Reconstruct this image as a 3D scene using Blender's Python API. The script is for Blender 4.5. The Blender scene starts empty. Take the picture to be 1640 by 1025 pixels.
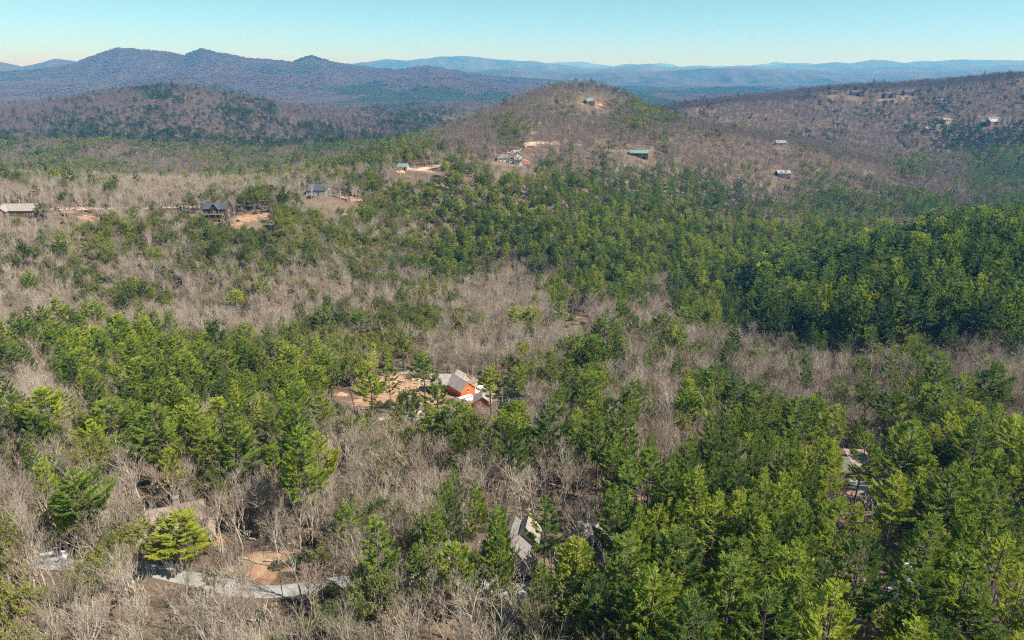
import bpy, math, random
import numpy as np
from mathutils import Vector
R = math.radians
SC = bpy.context.scene
COL = SC.collection

# ------------------------------------------------------------------ camera
PITCH = R(19.7); FPX = 1108.0
CAM_Z = 0.0
cd = bpy.data.cameras.new("camera"); cam = bpy.data.objects.new("camera", cd); COL.objects.link(cam)
cam.location = (0, 0, CAM_Z); cam.rotation_euler = (R(90) - PITCH, 0, 0)
cd.sensor_width = 36; cd.lens = 36 * FPX / 1640; cd.clip_start = 1; cd.clip_end = 90000
SC.camera = cam

# ------------------------------------------------------------------ world, sun, exposure
SUN_ELEV = R(48); SUN_AZ = R(112)          # clockwise from +Y: from the right, a little behind the camera
w = bpy.data.worlds.new("World"); SC.world = w; w.use_nodes = True
wn = w.node_tree; wn.nodes.clear()
sky = wn.nodes.new("ShaderNodeTexSky"); sky.sky_type = 'NISHITA'; sky.sun_disc = False
sky.sun_elevation = SUN_ELEV; sky.sun_rotation = SUN_AZ
sky.air_density = 1.0; sky.dust_density = 0.0; sky.ozone_density = 3.0; sky.altitude = 600
bg = wn.nodes.new("ShaderNodeBackground"); bg.inputs[1].default_value = 0.088
wo = wn.nodes.new("ShaderNodeOutputWorld")
tint = wn.nodes.new("ShaderNodeMix"); tint.data_type = 'RGBA'; tint.blend_type = 'MULTIPLY'; tint.inputs[0].default_value = 1; tint.inputs[7].default_value = (.66, .94, 1.0, 1)
tco = wn.nodes.new("ShaderNodeTexCoord"); sxyz = wn.nodes.new("ShaderNodeSeparateXYZ"); wn.links.new(tco.outputs["Generated"], sxyz.inputs[0])
mr = wn.nodes.new("ShaderNodeMapRange"); mr.inputs[1].default_value = 0.0; mr.inputs[2].default_value = 0.11; wn.links.new(sxyz.outputs[2], mr.inputs[0])
tm = wn.nodes.new("ShaderNodeMix"); tm.data_type = 'RGBA'; tm.inputs[6].default_value = (.60, .86, 1.38, 1); tm.inputs[7].default_value = (.60, .86, .75, 1)
wn.links.new(mr.outputs[0], tm.inputs[0]); wn.links.new(tm.outputs[2], tint.inputs[7])
wn.links.new(sky.outputs[0], tint.inputs[6]); wn.links.new(tint.outputs[2], bg.inputs[0]); wn.links.new(bg.outputs[0], wo.inputs[0])
sd = bpy.data.lights.new("sun", 'SUN'); sd.energy = 5.0; sd.angle = R(0.5); sd.color = (1, 0.96, 0.90)
sun = bpy.data.objects.new("sun", sd); COL.objects.link(sun)
sv = Vector((math.sin(SUN_AZ) * math.cos(SUN_ELEV), math.cos(SUN_AZ) * math.cos(SUN_ELEV), math.sin(SUN_ELEV)))
sun.rotation_euler = sv.to_track_quat('Z', 'Y').to_euler(); sun.location = (60, -40, 80)
SC.view_settings.view_transform = 'Standard'; SC.view_settings.look = 'None'
SC.view_settings.exposure = 0.78; SC.view_settings.gamma = 1
SC.cycles.max_bounces = 7; SC.cycles.diffuse_bounces = 5; SC.cycles.transmission_bounces = 2
SC.cycles.volume_bounces = 0; SC.cycles.transparent_max_bounces = 4
SC.cycles.use_denoising = False; SC.cycles.filter_width = 1.15

# ------------------------------------------------------------------ maths helpers
cP, sP = math.cos(PITCH), math.sin(PITCH)
def pix(px, py):                      # slopes x/Y and z/Y of the ray through a photograph pixel
    a = (px - 820) / FPX; b = (512.5 - py) / FPX
    d = cP + b * sP
    return a / d, (-sP + b * cP) / d
def proj(x, y, z):                    # world -> photograph pixel
    f = y * cP - z * sP; u = y * sP + z * cP
    f = np.maximum(f, 1e-3)
    return 820 + FPX * x / f, 512.5 - FPX * u / f
rng = np.random.default_rng(11)
_tab = rng.random((256, 256))
def vnoise(x, y):
    xi = np.floor(x).astype(int); yi = np.floor(y).astype(int); fx = x - xi; fy = y - yi
    fx = fx * fx * (3 - 2 * fx); fy = fy * fy * (3 - 2 * fy)
    g = lambda i, j: _tab[i & 255, j & 255]
    return (g(xi, yi) * (1 - fx) + g(xi + 1, yi) * fx) * (1 - fy) + (g(xi, yi + 1) * (1 - fx) + g(xi + 1, yi + 1) * fx) * fy
def fbm(x, y, o=4):
    s = 0; a = 1; t = 0
    for k in range(o):
        s = s + a * (vnoise(x + 17.3 * k, y - 9.1 * k) - .5) * 2; t += a; a *= .5; x = x * 2.03; y = y * 2.03
    return s / t

# ------------------------------------------------------------------ terrain height field
C = 18.0
ctl = []
def cp(px, py, Y, canopy=0.0):
    t, e = pix(px, py); ctl.append((t, Y, Y * e - canopy))
for p in [(-300,1025,72),(300,1025,72),(820,1025,73),(1300,1025,74),(1900,1025,78),
          (0,930,88),(350,932,88),(850,940,88),(1440,960,86),(1900,930,92),
          (0,830,108),(260,845,106),(830,885,98),(1340,860,108),(1640,850,115),
          (0,720,140),(350,720,145),(760,720,145),(1000,740,140),(1340,765,148),(1640,740,150),
          (0,640,185),(400,650,190),(740,632,215),(620,645,205),(1050,640,205),(1300,650,200),(1640,650,195),
          (0,560,245),(350,560,255),(700,540,290),(920,512,330),(1100,550,290),(1300,600,240),(1500,590,245),(1750,600,245),
          (0,450,330),(200,460,340),(-60,345,400),(35,342,405),(200,352,420),(350,350,420),(510,313,470),(500,420,370),
          (645,276,560),(820,262,650),(1022,252,740),(1252,284,800),(943,168,985)]:
    cp(*p)
for p in [(700,380,450),(850,440,390),(1000,440,390),(1000,360,500),(1000,290,640),(1250,400,480),(1250,470,370),
          (1500,400,330),(1640,390,330),(1500,350,520),(1640,340,560),(1450,300,760),(1640,300,780),
(780,175,930),(700,198,840),(620,224,720),(540,248,620),(440,262,540),
          (990,148,1030),(1030,166,1000),(1100,178,980),(1200,196,990),(1300,216,970),(1400,238,940),(1500,258,910),(1640,288,880),
          (290,127,1800),(230,133,1780),(100,160,1700),(0,178,1620),(350,140,1780),(450,160,1720),(560,186,1600),
          (1100,160,1350),(1200,150,1450),(1330,139,1520),(1450,139,1500),(1560,127,1500),(1640,113,1500),(1850,100,1500),
          (1400,200,1280),(1500,222,1180),(1640,245,1080)]:
    cp(*p, C)
for p in [(940,131,1060),(900,134,1050),(850,149,1010),(985,147,1040)]: cp(*p, 8)
for t, Y, z in [(.1,1180,-62),(-.8,660,-100),(-.5,700,-104),(-.3,780,-108),(-.8,1150,-116),(-.45,1150,-118),(-.15,1250,-120),(.1,1450,-118),(.3,1180,-116),
                (-.8,2400,-122),(-.4,2400,-122),(0,1900,-120),(.3,2100,-120),(.7,2300,-110),(-1.1,900,-105),(1.1,900,-90),(1.1,300,-95),(-1.1,300,-95),(1.1,90,-75),(-1.1,90,-75)]:
    ctl.append((t, Y, z))
for t in (-1.1, -.6, 0, .6, 1.1):
    ctl.append((t, 3000, -125)); ctl.append((t, 3400, -127)); ctl.append((t, 30, -66)); ctl.append((t, 12, -65))
ctl = np.array(ctl)
CU = np.stack([ctl[:, 0] * 1.6, np.log(ctl[:, 1])], 1)
def tps(r2): return np.where(r2 > 0, r2 * np.log(r2 + 1e-12), 0)
n = len(CU)
K = tps(((CU[:, None] - CU[None]) ** 2).sum(-1)) + np.eye(n) * 4e-4
Pm = np.concatenate([np.ones((n, 1)), CU], 1)
A = np.block([[K, Pm], [Pm.T, np.zeros((3, 3))]])
sol = np.linalg.solve(A, np.concatenate([ctl[:, 2], np.zeros(3)]))
TN = np.linspace(-1.15, 1.15, 440); YN = np.exp(np.linspace(math.log(12), math.log(3000), 440))
TT, YY = np.meshgrid(TN, YN)
q = np.stack([TT.ravel() * 1.6, np.log(YY.ravel())], 1)
ZZ = np.empty(len(q))
for i in range(0, len(q), 20000):
    qq = q[i:i + 20000]
    ZZ[i:i + 20000] = tps(((qq[:, None] - CU[None]) ** 2).sum(-1)) @ sol[:n] + sol[n] + qq @ sol[n + 1:]
ZZ = ZZ.reshape(TT.shape); XX = TT * YY
near = np.clip((YY - 250) / 500, 0, 1)
ZZ = ZZ + fbm(XX / 38, YY / 38, 3) * 1.5 + near * fbm(XX / 140 + 5, YY / 140, 4) * 9 + np.clip((YY - 1000) / 1000, 0, 1) * fbm(XX / 380, YY / 380 + 3, 4) * 26 * np.clip((3000 - YY) / 500, 0, 1) * .5
def zat(x, y):
    x = np.asarray(x, float); y = np.asarray(y, float)
    t = np.clip((x / y - TN[0]) / (TN[1] - TN[0]), 0, 438.999)
    v = np.clip((np.log(np.maximum(y, 12)) - math.log(12)) / (math.log(3000) - math.log(12)) * 439, 0, 438.999)
    i = v.astype(int); j = t.astype(int); fi = v - i; fj = t - j
    return (ZZ[i, j] * (1 - fj) + ZZ[i, j + 1] * fj) * (1 - fi) + (ZZ[i + 1, j] * (1 - fj) + ZZ[i + 1, j + 1] * fj) * fi
YS = np.exp(np.linspace(math.log(50), math.log(2900), 2400))
def hit(px, py, h=0.0, y0=0, y1=1e9):  # first point on the ray that is h above the ground
    t, e = pix(px, py)
    Y = YS[(YS > y0) & (YS < y1)]; g = zat(t * Y, Y) + h
    k = np.argmax(Y * e <= g)
    if not (Y * e <= g).any(): k = len(Y) - 1
    Y = Y[k]
    return float(t * Y), float(Y), float(zat(t * Y, Y))

# ------------------------------------------------------------------ materials
MATS = {}
def mat(name, rough=0.9):
    m = bpy.data.materials.new(name); m.use_nodes = True
    b = m.node_tree.nodes["Principled BSDF"]; b.inputs["Roughness"].default_value = rough
    b.inputs["Specular IOR Level"].default_value = 0.2
    MATS[name] = m
    return m, m.node_tree, b
def N(nt, t, **k):
    x = nt.nodes.new(t)
    for a, v in k.items(): setattr(x, a, v)
    return x
def ramp(nt, fac, stops):
    r = N(nt, "ShaderNodeValToRGB"); e = r.color_ramp.elements
    while len(e) < len(stops): e.new(.5)
    for i, (p, c) in enumerate(stops): e[i].position = p; e[i].color = (*c, 1)
    nt.links.new(fac, r.inputs[0]); return r.outputs[0]
def noise(nt, scale, detail=4, vec=None, rough=.55):
    g = N(nt, "ShaderNodeNewGeometry") if vec is None else None
    x = N(nt, "ShaderNodeTexNoise"); x.inputs["Scale"].default_value = scale; x.inputs["Detail"].default_value = detail; x.inputs["Roughness"].default_value = rough
    nt.links.new(g.outputs["Position"] if g else vec, x.inputs["Vector"]); return x.outputs[0]
def mix(nt, fac, a, b, mode='MIX'):
    m = N(nt, "ShaderNodeMix", data_type='RGBA', blend_type=mode)
    for s, v in ((m.inputs[0], fac), (m.inputs[6], a), (m.inputs[7], b)):
        if isinstance(v, (int, float)): s.default_value = v
        elif isinstance(v, tuple): s.default_value = (*v, 1)
        else: nt.links.new(v, s)
    return m.outputs[2]
def foliage(name, cols, trans=.35, wscale=.012):
    m, nt, b = mat(name, .75)
    oi = N(nt, "ShaderNodeObjectInfo")
    c = ramp(nt, oi.outputs["Random"], cols)
    n2 = noise(nt, .9, 2)
    c = mix(nt, 1.0, c, ramp(nt, noise(nt, .016, 3), [(.35, (.80, .88, 1.0)), (.5, (1, 1, 1)), (.66, (1.18, 1.18, .95))]), 'MULTIPLY')
    c = mix(nt, .5, c, ramp(nt, n2, [(.3, (.55, .6, .6)), (.7, (1.45, 1.35, 1.2))]), 'MULTIPLY')
    nt.links.new(c, b.inputs["Base Color"])
    tr = N(nt, "ShaderNodeBsdfTranslucent"); nt.links.new(mix(nt, 1.0, c, (1.25, 1.3, .7), 'MULTIPLY'), tr.inputs[0])
    ms = N(nt, "ShaderNodeMixShader"); ms.inputs[0].default_value = trans
    nt.links.new(b.outputs[0], ms.inputs[1]); nt.links.new(tr.outputs[0], ms.inputs[2])
    nt.links.new(ms.outputs[0], nt.nodes["Material Output"].inputs[0])
    return m
def bark(name, cols):
    m, nt, b = mat(name, .95)
    oi = N(nt, "ShaderNodeObjectInfo")
    c = ramp(nt, oi.outputs["Random"], cols)
    c = mix(nt, .6, c, ramp(nt, noise(nt, 2.2, 3), [(.3, (.6, .6, .6)), (.7, (1.35, 1.35, 1.35))]), 'MULTIPLY')
    nt.links.new(c, b.inputs["Base Color"]); return m
M_PINE = foliage("white_pine_needles", [(0, (.110, .160, .038)), (.3, (.190, .255, .040)), (.7, (.285, .345, .043)), (1, (.39, .415, .052))], .42)
M_VIRG = foliage("olive_pine_needles", [(0, (.125, .15, .045)), (.5, (.19, .205, .055)), (1, (.26, .255, .075))], .34)
M_BUD = foliage("spring_buds", [(0, (.20, .23, .06)), (.5, (.25, .24, .09)), (.8, (.19, .21, .07)), (.9, (.30, .14, .07)), (1, (.28, .16, .09))], .3)
M_SHRUB = foliage("laurel_leaves", [(0, (.04, .065, .02)), (1, (.10, .11, .035))], .2)
M_PBARK = bark("pine_bark", [(0, (.085, .068, .055)), (1, (.15, .12, .10))])
M_HBARK = bark("hardwood_bark", [(0, (.20, .165, .13)), (.5, (.36, .315, .26)), (1, (.50, .46, .40))])
M_TWIG = bark("hardwood_twigs", [(0, (.24, .185, .135)), (.35, (.36, .295, .215)), (.7, (.45, .38, .29)), (.85, (.36, .24, .18)), (1, (.52, .46, .37))])

M_FTWIG = bark("upland_hardwood_twigs", [(0, (.15, .115, .09)), (.5, (.215, .165, .135)), (.85, (.26, .21, .175)), (1, (.24, .15, .12))])  # far twigs darkened: self-shadow of unresolved crowns put into the colour
M_RTWIG = bark("ridge_hardwood_twigs", [(0, (.115, .092, .092)), (.5, (.165, .132, .13)), (1, (.20, .165, .16))])  # ridge twigs: crown self-shadow and violet-grey distance haze put into the colour
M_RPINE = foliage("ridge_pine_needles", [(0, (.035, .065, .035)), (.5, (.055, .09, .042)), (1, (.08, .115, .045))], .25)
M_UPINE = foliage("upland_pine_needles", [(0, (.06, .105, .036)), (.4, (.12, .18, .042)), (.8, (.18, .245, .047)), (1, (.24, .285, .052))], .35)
def litter(name):
    m, nt, b = mat(name, 1)
    c = ramp(nt, noise(nt, .05, 5), [(.3, (.105, .078, .053)), (.5, (.16, .118, .082)), (.7, (.225, .172, .122))])
    c = mix(nt, .8, c, ramp(nt, noise(nt, 1.3, 5), [(.3, (.5, .5, .5)), (.72, (1.5, 1.42, 1.35))]), 'MULTIPLY')
    at = N(nt, "ShaderNodeAttribute", attribute_name="clay")
    cl = ramp(nt, noise(nt, .35, 5), [(.3, (.27, .135, .08)), (.5, (.38, .215, .13)), (.72, (.46, .345, .24))])
    f = N(nt, "ShaderNodeMath", operation='MULTIPLY_ADD'); nt.links.new(noise(nt, .28, 6, rough=.68), f.inputs[0]); f.inputs[1].default_value = 1.9
    a2 = N(nt, "ShaderNodeMath", operation='SUBTRACT'); nt.links.new(at.outputs["Fac"], a2.inputs[0]); a2.inputs[1].default_value = .95
    nt.links.new(a2.outputs[0], f.inputs[2])
    s = ramp(nt, f.outputs[0], [(.42, (0, 0, 0)), (.66, (1, 1, 1))])
    c = mix(nt, s, c, cl)
    nt.links.new(c, b.inputs["Base Color"])
    bp = N(nt, "ShaderNodeBump"); bp.inputs["Strength"].default_value = .6; bp.inputs["Distance"].default_value = .3
    nt.links.new(noise(nt, 2.5, 4), bp.inputs["Height"]); nt.links.new(bp.outputs[0], b.inputs["Normal"])
    return m
M_LITTER = litter("leaf_litter")
def hillmat(name):
    m, nt, b = mat(name, 1)
    c = ramp(nt, noise(nt, .0016, 6, rough=.65), [(.38, (.025, .036, .022)), (.46, (.065, .05, .045)), (.6, (.085, .062, .056)), (.75, (.065, .05, .044))])
    c = mix(nt, .7, c, ramp(nt, noise(nt, .03, 4), [(.3, (.6, .6, .6)), (.7, (1.4, 1.4, 1.4))]), 'MULTIPLY')
    nt.links.new(c, b.inputs["Base Color"])
    bp = N(nt, "ShaderNodeBump"); bp.inputs["Strength"].default_value = 1; bp.inputs["Distance"].default_value = 14
    nt.links.new(noise(nt, .035, 5, rough=.7), bp.inputs["Height"]); nt.links.new(bp.outputs[0], b.inputs["Normal"])
    return m
M_HILL = hillmat("wooded_slopes")
def plain(name, col, var=.25, scale=1.5, rough=.85, metal=0):
    if name in MATS: return MATS[name]
    m, nt, b = mat(name, rough)
    c = mix(nt, 1.0, col, ramp(nt, noise(nt, scale, 4), [(.25, (1 - var,) * 3), (.75, (1 + var,) * 3)]), 'MULTIPLY')
    nt.links.new(c, b.inputs["Base Color"]); b.inputs["Metallic"].default_value = metal
    return m

# ------------------------------------------------------------------ mesh helpers
class Geo:
    def __init__(s): s.v = []; s.f = []
    def quad(s, a, b, c, d):
        k = len(s.v); s.v += [a, b, c, d]; s.f.append((k, k + 1, k + 2, k + 3))
    def tube(s, pts, rad, nseg=5, cap=True):
        k = len(s.v)
        for i, (p, r) in enumerate(zip(pts, rad)):
            d = (pts[min(i + 1, len(pts) - 1)] - pts[max(i - 1, 0)]).normalized()
            u = d.cross(Vector((.31, .95, .02))).normalized(); w_ = d.cross(u)
            for j in range(nseg):
                a = 2 * math.pi * j / nseg; s.v.append(p + (u * math.cos(a) + w_ * math.sin(a)) * r)
        for i in range(len(pts) - 1):
            for j in range(nseg):
                a = k + i * nseg; s.f.append((a + j, a + (j + 1) % nseg, a + nseg + (j + 1) % nseg, a + nseg + j))
        if cap: s.f.append(tuple(k + (len(pts) - 1) * nseg + j for j in range(nseg)))
    def box(s, c, sz, rz=0.0, M=None):
        k = len(s.v); cx, cy, cz = c; hx, hy, hz = sz[0] / 2, sz[1] / 2, sz[2] / 2; co, si = math.cos(rz), math.sin(rz)
        for dz in (-hz, hz):
            for dx, dy in ((-hx, -hy), (hx, -hy), (hx, hy), (-hx, hy)):
                s.v.append(Vector((cx + dx * co - dy * si, cy + dx * si + dy * co, cz + dz)))
        s.f += [(k, k + 3, k + 2, k + 1), (k + 4, k + 5, k + 6, k + 7)] + [(k + i, k + (i + 1) % 4, k + 4 + (i + 1) % 4, k + 4 + i) for i in range(4)]
    def poly(s, vs, fs):
        k = len(s.v); s.v += [Vector(v) for v in vs]; s.f += [tuple(k + i for i in f) for f in fs]
    def mesh(s, name, *mats, mi=None, smooth=False):
        me = bpy.data.meshes.new(name); me.from_pydata([tuple(v) for v in s.v], [], s.f)
        for m in mats: me.materials.append(m)
        if mi is not None: me.polygons.foreach_set("material_index", mi)
        if smooth: me.polygons.foreach_set("use_smooth", [True] * len(me.polygons))
        me.update(); return me
def link(name, me, parent=None, **props):
    o = bpy.data.objects.new(name, me); COL.objects.link(o)
    if parent is not None: o.parent = parent
    for k, v in props.items(): o[k] = v
    return o
def root(name, loc, label, cat, group=None, rz=0.0, sc=1.0):
    o = bpy.data.objects.new(name, None); COL.objects.link(o); o.location = loc; o.rotation_euler = (0, 0, rz)
    o.scale = (sc, sc, sc); o.empty_display_size = .5
    o["label"] = label; o["category"] = cat
    if group: o["group"] = group
    return o

# ------------------------------------------------------------------ ground and mountain sheets
def sheet(name, X, Y, Z, m, **props):
    r, c = X.shape
    v = np.stack([X, Y, Z], -1).reshape(-1, 3)
    me = bpy.data.meshes.new(name); me.vertices.add(r * c); me.vertices.foreach_set("co", v.ravel().astype(np.float32))
    i = (np.arange(r - 1)[:, None] * c + np.arange(c - 1)[None]).ravel()
    f = np.stack([i, i + 1, i + c + 1, i + c], 1)
    me.loops.add(f.size); me.loops.foreach_set("vertex_index", f.ravel().astype(np.int32))
    me.polygons.add(len(f)); me.polygons.foreach_set("loop_start", np.arange(0, f.size, 4, dtype=np.int32))
    me.polygons.foreach_set("use_smooth", np.ones(len(f), bool))
    me.update(calc_edges=True); me.materials.append(m)
    return link(name, me, **props)
# clay clearings: (px, py, radius m, strength)
CLAY = [(660,625,15,1),(610,640,13,1),(700,640,13,.9),(790,628,9,1),(640,610,10,.9),(730,655,9,.7),(770,640,9,1),(430,900,7,1),(420,925,4,.9),(345,865,4,.7),(395,350,16,1),(425,345,14,.9),(370,362,14,.8),
        (110,338,12,1),(140,350,14,.8),(160,372,9,.8),(560,318,14,1),(470,308,8,.9),(680,272,18,1),(640,272,9,1),(725,262,8,.7),(838,258,14,1.1),(830,236,13,1),(855,232,12,.8),
        (860,197,15,1),(853,214,10,.8),(860,212,12,.7),(955,166,18,1),(930,168,12,.8),(955,174,10,.8),(925,508,8,1),(1310,745,6,.7),(1365,792,4,1),(1405,760,5,.9),(1440,840,4,.8),(1380,800,4,.8),
        (1240,285,10,.7),(1333,152,18,.8),(1300,152,10,.5),(1410,160,14,.8),(1450,158,16,.8),(1118,170,10,.7),(20,990,5,1),(75,985,4,.7),(165,960,3,.8),(1060,790,6,.9),(1040,810,5,.8),
        (830,770,7,.5),(1050,1000,4,.5),(940,1010,5,.6),(640,990,4,.6),(760,920,4,.8),(740,910,3,.8),(930,850,5,.7),(895,855,4,.9),(200,960,3,.5),(1165,775,4,.6),(395,640,8,.6),(215,640,6,.5),(830,480,10,.5),(0,660,6,.6),(1255,740,6,.5)]
clay = np.zeros_like(ZZ)
CL3 = []
for px, py, r, s in CLAY:
    x, y, z = hit(px, py); r *= 1 if y < 300 else .62 if y < 600 else .8; CL3.append((x, y, r, s))
    clay = np.maximum(clay, s * np.clip(1.25 - np.hypot(XX - x, YY - y) / r, 0, 1))
g = sheet("ground", XX, YY, ZZ, M_LITTER, kind="structure")
at = g.data.attributes.new("clay", 'FLOAT', 'POINT'); at.data.foreach_set("value", clay.ravel().astype(np.float32))

TF = np.linspace(-1.1, 1.1, 760); YF = np.exp(np.linspace(math.log(3000), math.log(34000), 420))
TTF, YYF = np.meshgrid(TF, YF); XF = TTF * YYF
RID = [  # crest distance, half width, skyline (px, py)
 (5600, 1900, [(-400,118),(0,112),(60,108),(120,98),(160,81),(190,73),(230,76),(262,79),(292,84),(322,74),(345,79),(390,88),(430,92),(468,95),(484,89),(498,85),(515,91),(540,97),(580,104),(640,107),(685,102),(720,108),(780,119),(850,122),(900,128),(1000,140),(1200,150),(2000,155)]),
 (4400, 1000, [(-400,140),(0,128),(90,124),(180,132),(300,110),(400,112),(470,122),(560,134),(640,121),(710,118),(780,128),(860,136),(960,134),(1100,150),(2000,160)]),
 (9000, 1500, [(-300,92),(0,98),(35,107),(60,101),(90,95),(125,97),(220,112),(600,120),(700,116),(800,113),(900,119),(1000,117),(1060,112),(1140,107),(1200,108),(1260,113),(1350,118),(1500,114),(1640,109),(2000,104)]),
 (15000, 2200, [(-300,120),(500,112),(575,102),(618,94),(650,98),(700,91),(740,89),(790,93),(850,97),(900,104),(960,112),(1010,106),(1040,101),(1060,106),(1100,109),(1150,106),(1200,104),(1240,108),(1300,103),(1340,98),(1360,101),(1400,95),(1450,99),(1480,100),(1550,94),(1600,96),(1640,99),(2000,95)]),
 (19500, 2600, [(-300,118),(800,104),(868,103),(930,108),(1010,102),(1080,106),(1180,108),(1290,101),(1380,104),(1480,98),(1560,102),(1640,96),(2000,98)]),
 (11500, 1300, [(-300,122),(600,118),(720,112),(830,107),(900,112),(1000,112),(1120,116),(1230,109),(1330,112),(1420,106),(1520,110),(1640,103),(2000,104)]),
 (28000, 3500, [(-300,118),(800,110),(868,101),(900,97),(940,98),(985,106),(1030,104),(1060,100),(1100,108),(1160,104),(1200,105),(1240,99),(1280,104),(1340,110),(1640,108),(2000,108)])]
ZF = np.full_like(XF, -127.0)
fl = np.clip((YYF - 3000) / 800, 0, 1)
ZF += fl * (np.abs(fbm(XF / 900, YYF / 900 + 7, 5)) * 60 - 8)
for Y0, W, sk in RID:
    ts = []; es = []
    for px, py in sk:
        t, e = pix(px, py); ts.append(t); es.append(e)
    e = np.interp(TTF, ts, es) + (fbm(TTF * 24 + Y0, TTF * 0 + 1.5, 4) * (1.2 if Y0 < 6000 else 3.2)) / FPX
    zc = e * Y0 - (14 if Y0 < 8000 else 0)
    wob = fbm(TTF * 7 + Y0, TTF * 0 + 2.5, 3) * W * .25 * 0
    d = (YYF - Y0) / W
    dd = np.where(d < 0, -d, d * .8)
    s = Y0 / 5600
    sp = (1 - np.abs(fbm(XF / (330 * s) + 3, YYF / (1500 * s) + Y0, 4)) * 1.3) ** 2          # spurs running down the face
    bell = np.clip(1 - dd, 0, 1); bell = bell ** .85
    h = (zc + 127) * bell - (1 - sp) * 0.72 * (zc + 127) * np.clip(dd * 3.2, 0, 1) * np.clip((1 - dd) * 3, 0, 1)
    ZF = np.where(bell > 0, np.maximum(ZF, -127 + h), ZF)
    if Y0 < 8000: ZF += (fbm(XF / 60, YYF / 60, 2) * 4) * (bell > 0)
mt = sheet("mountains", XF, YYF, ZF, M_HILL, kind="structure")
def zfar(x, y):
    t = np.clip((x / y - TF[0]) / (TF[1] - TF[0]), 0, 758.99); v = np.clip((np.log(y) - math.log(3000)) / (math.log(34000) - math.log(3000)) * 419, 0, 418.99)
    i = v.astype(int); j = t.astype(int); fi = v - i; fj = t - j
    return (ZF[i, j] * (1 - fj) + ZF[i, j + 1] * fj) * (1 - fi) + (ZF[i + 1, j] * (1 - fj) + ZF[i + 1, j + 1] * fj) * fi

# ------------------------------------------------------------------ tree builders
def rv(r, a=1.0): return Vector((r.uniform(-a, a), r.uniform(-a, a), r.uniform(-a, a)))
def needle(g, p, d, l, w_, r):
    s = d.cross(Vector((r.uniform(-1, 1), r.uniform(-1, 1), r.uniform(-1, 1)))).normalized() * w_
    m = p + d * l * .55
    g.quad(p, m + s, p + d * l, m - s)
def white_pine(seed, H=25.0, rad=3.8, base=.45, lod=0):
    r = random.Random(seed); T = Geo(); G = Geo()
    lean = Vector((r.uniform(-.02, .02), r.uniform(-.02, .02), 1)).normalized()
    pts = [lean * (H * f) + Vector((math.sin(f * 5 + seed) * .18, math.cos(f * 4 + seed) * .18, 0)) for f in (0, .2, .4, .6, .8, 1)]
    nseg = 6 if lod == 0 else 3
    T.tube([pts[0] - Vector((0, 0, 2))] + pts[1:], [.30 * (1 - f) ** .8 + .02 for f in (0, .2, .4, .6, .8, 1)], nseg)
    def tp(f):
        k = min(int(f * 5), 4); return pts[k].lerp(pts[k + 1], f * 5 - k)
    z = base * H
    side = r.uniform(0, 6.28); gap = r.choice((.05, .12, .22, .38))
    for _ in range(10 if lod == 0 else 0):                     # dead snags under the crown
        f = r.uniform(.2, base); a = r.uniform(0, 6.28); l = r.uniform(.6, 2.0)
        p = tp(f); T.tube([p, p + Vector((math.cos(a) * l, math.sin(a) * l, r.uniform(-.2, .3)))], [.05, .015], 3)
    step = 1.5 if lod == 0 else 1.7
    while z < H * .985:
        f = z / H; u = (f - base) / (1 - base)
        prof = min(1, (1 - u) ** .8 * 1.25 + .07) * (.45 + .55 * min(1, u / .18))
        nb = r.randint(5, 7) if lod == 0 else r.randint(3, 4)
        a0 = r.uniform(0, 6.28)
        for b in range(nb):
            a = a0 + b * 6.283 / nb + r.uniform(-.35, .35); lump = r.uniform(.5, 1.3)
            L = rad * prof * lump * (1 + .15 * math.cos(a - side))
            if r.random() < gap: continue
            up = .05 + .75 * u + r.uniform(-.12, .15)
            p0 = tp(f); hor = Vector((math.cos(a), math.sin(a), 0))
            def bp(s): return p0 + hor * (L * s) + Vector((0, 0, L * (up * s * .5 + .42 * s * s * s - .16 * s)))
            if lod == 0: T.tube([p0, bp(.5), bp(.95)], [.055 * (1 - u) + .02, .03, .012], 3, False)
            perp = Vector((-hor.y, hor.x, 0))
            ns = max(3, int(L * (4.8 if lod == 0 else 1.9)))
            for i in range(ns):
                s = (.42 if u < .8 else .15) + (.58 if u < .8 else .85) * (i + r.random() * .8) / ns
                c = bp(s)
                fl = (1.05 - s) * L * .34 + .22
                for sg in (-1, 1):
                    if lod == 0:
                        tw = (hor * .75 + perp * sg * r.uniform(.5, 1.1) + Vector((0, 0, r.uniform(-.05, .25)))).normalized()
                        k = 0.0
                        while k < fl:
                            q_ = c + tw * k
                            for _ in range(3):
                                needle(G, q_, (tw + hor * .35 + rv(r, .42) + Vector((0, 0, .34))).normalized(), r.uniform(.5, .95), r.uniform(.05, .085), r)
                            k += .38
                        needle(G, c + tw * fl, (tw + rv(r, .3) + Vector((0, 0, .4))).normalized(), .7, .1, r)
                    else:
                        tw = (hor * .7 + perp * sg * r.uniform(.3, 1.1) + Vector((0, 0, r.uniform(.1, .6)))).normalized()
                        needle(G, c, tw, r.uniform(.9, 1.6), r.uniform(.2, .36), r); needle(G, c - hor * L * .2, (tw + rv(r, .5)).normalized(), r.uniform(.9, 1.5), r.uniform(.2, .36), r)
        z += step * r.uniform(.75, 1.25)
    for _ in range(8 if lod == 0 else 2): needle(G, tp(.985), (Vector((0, 0, 1)) + rv(r, .6)).normalized(), .9 if lod == 0 else 1.4, .12 if lod == 0 else .3, r)
    return T, G
HS = [.5]
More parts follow.
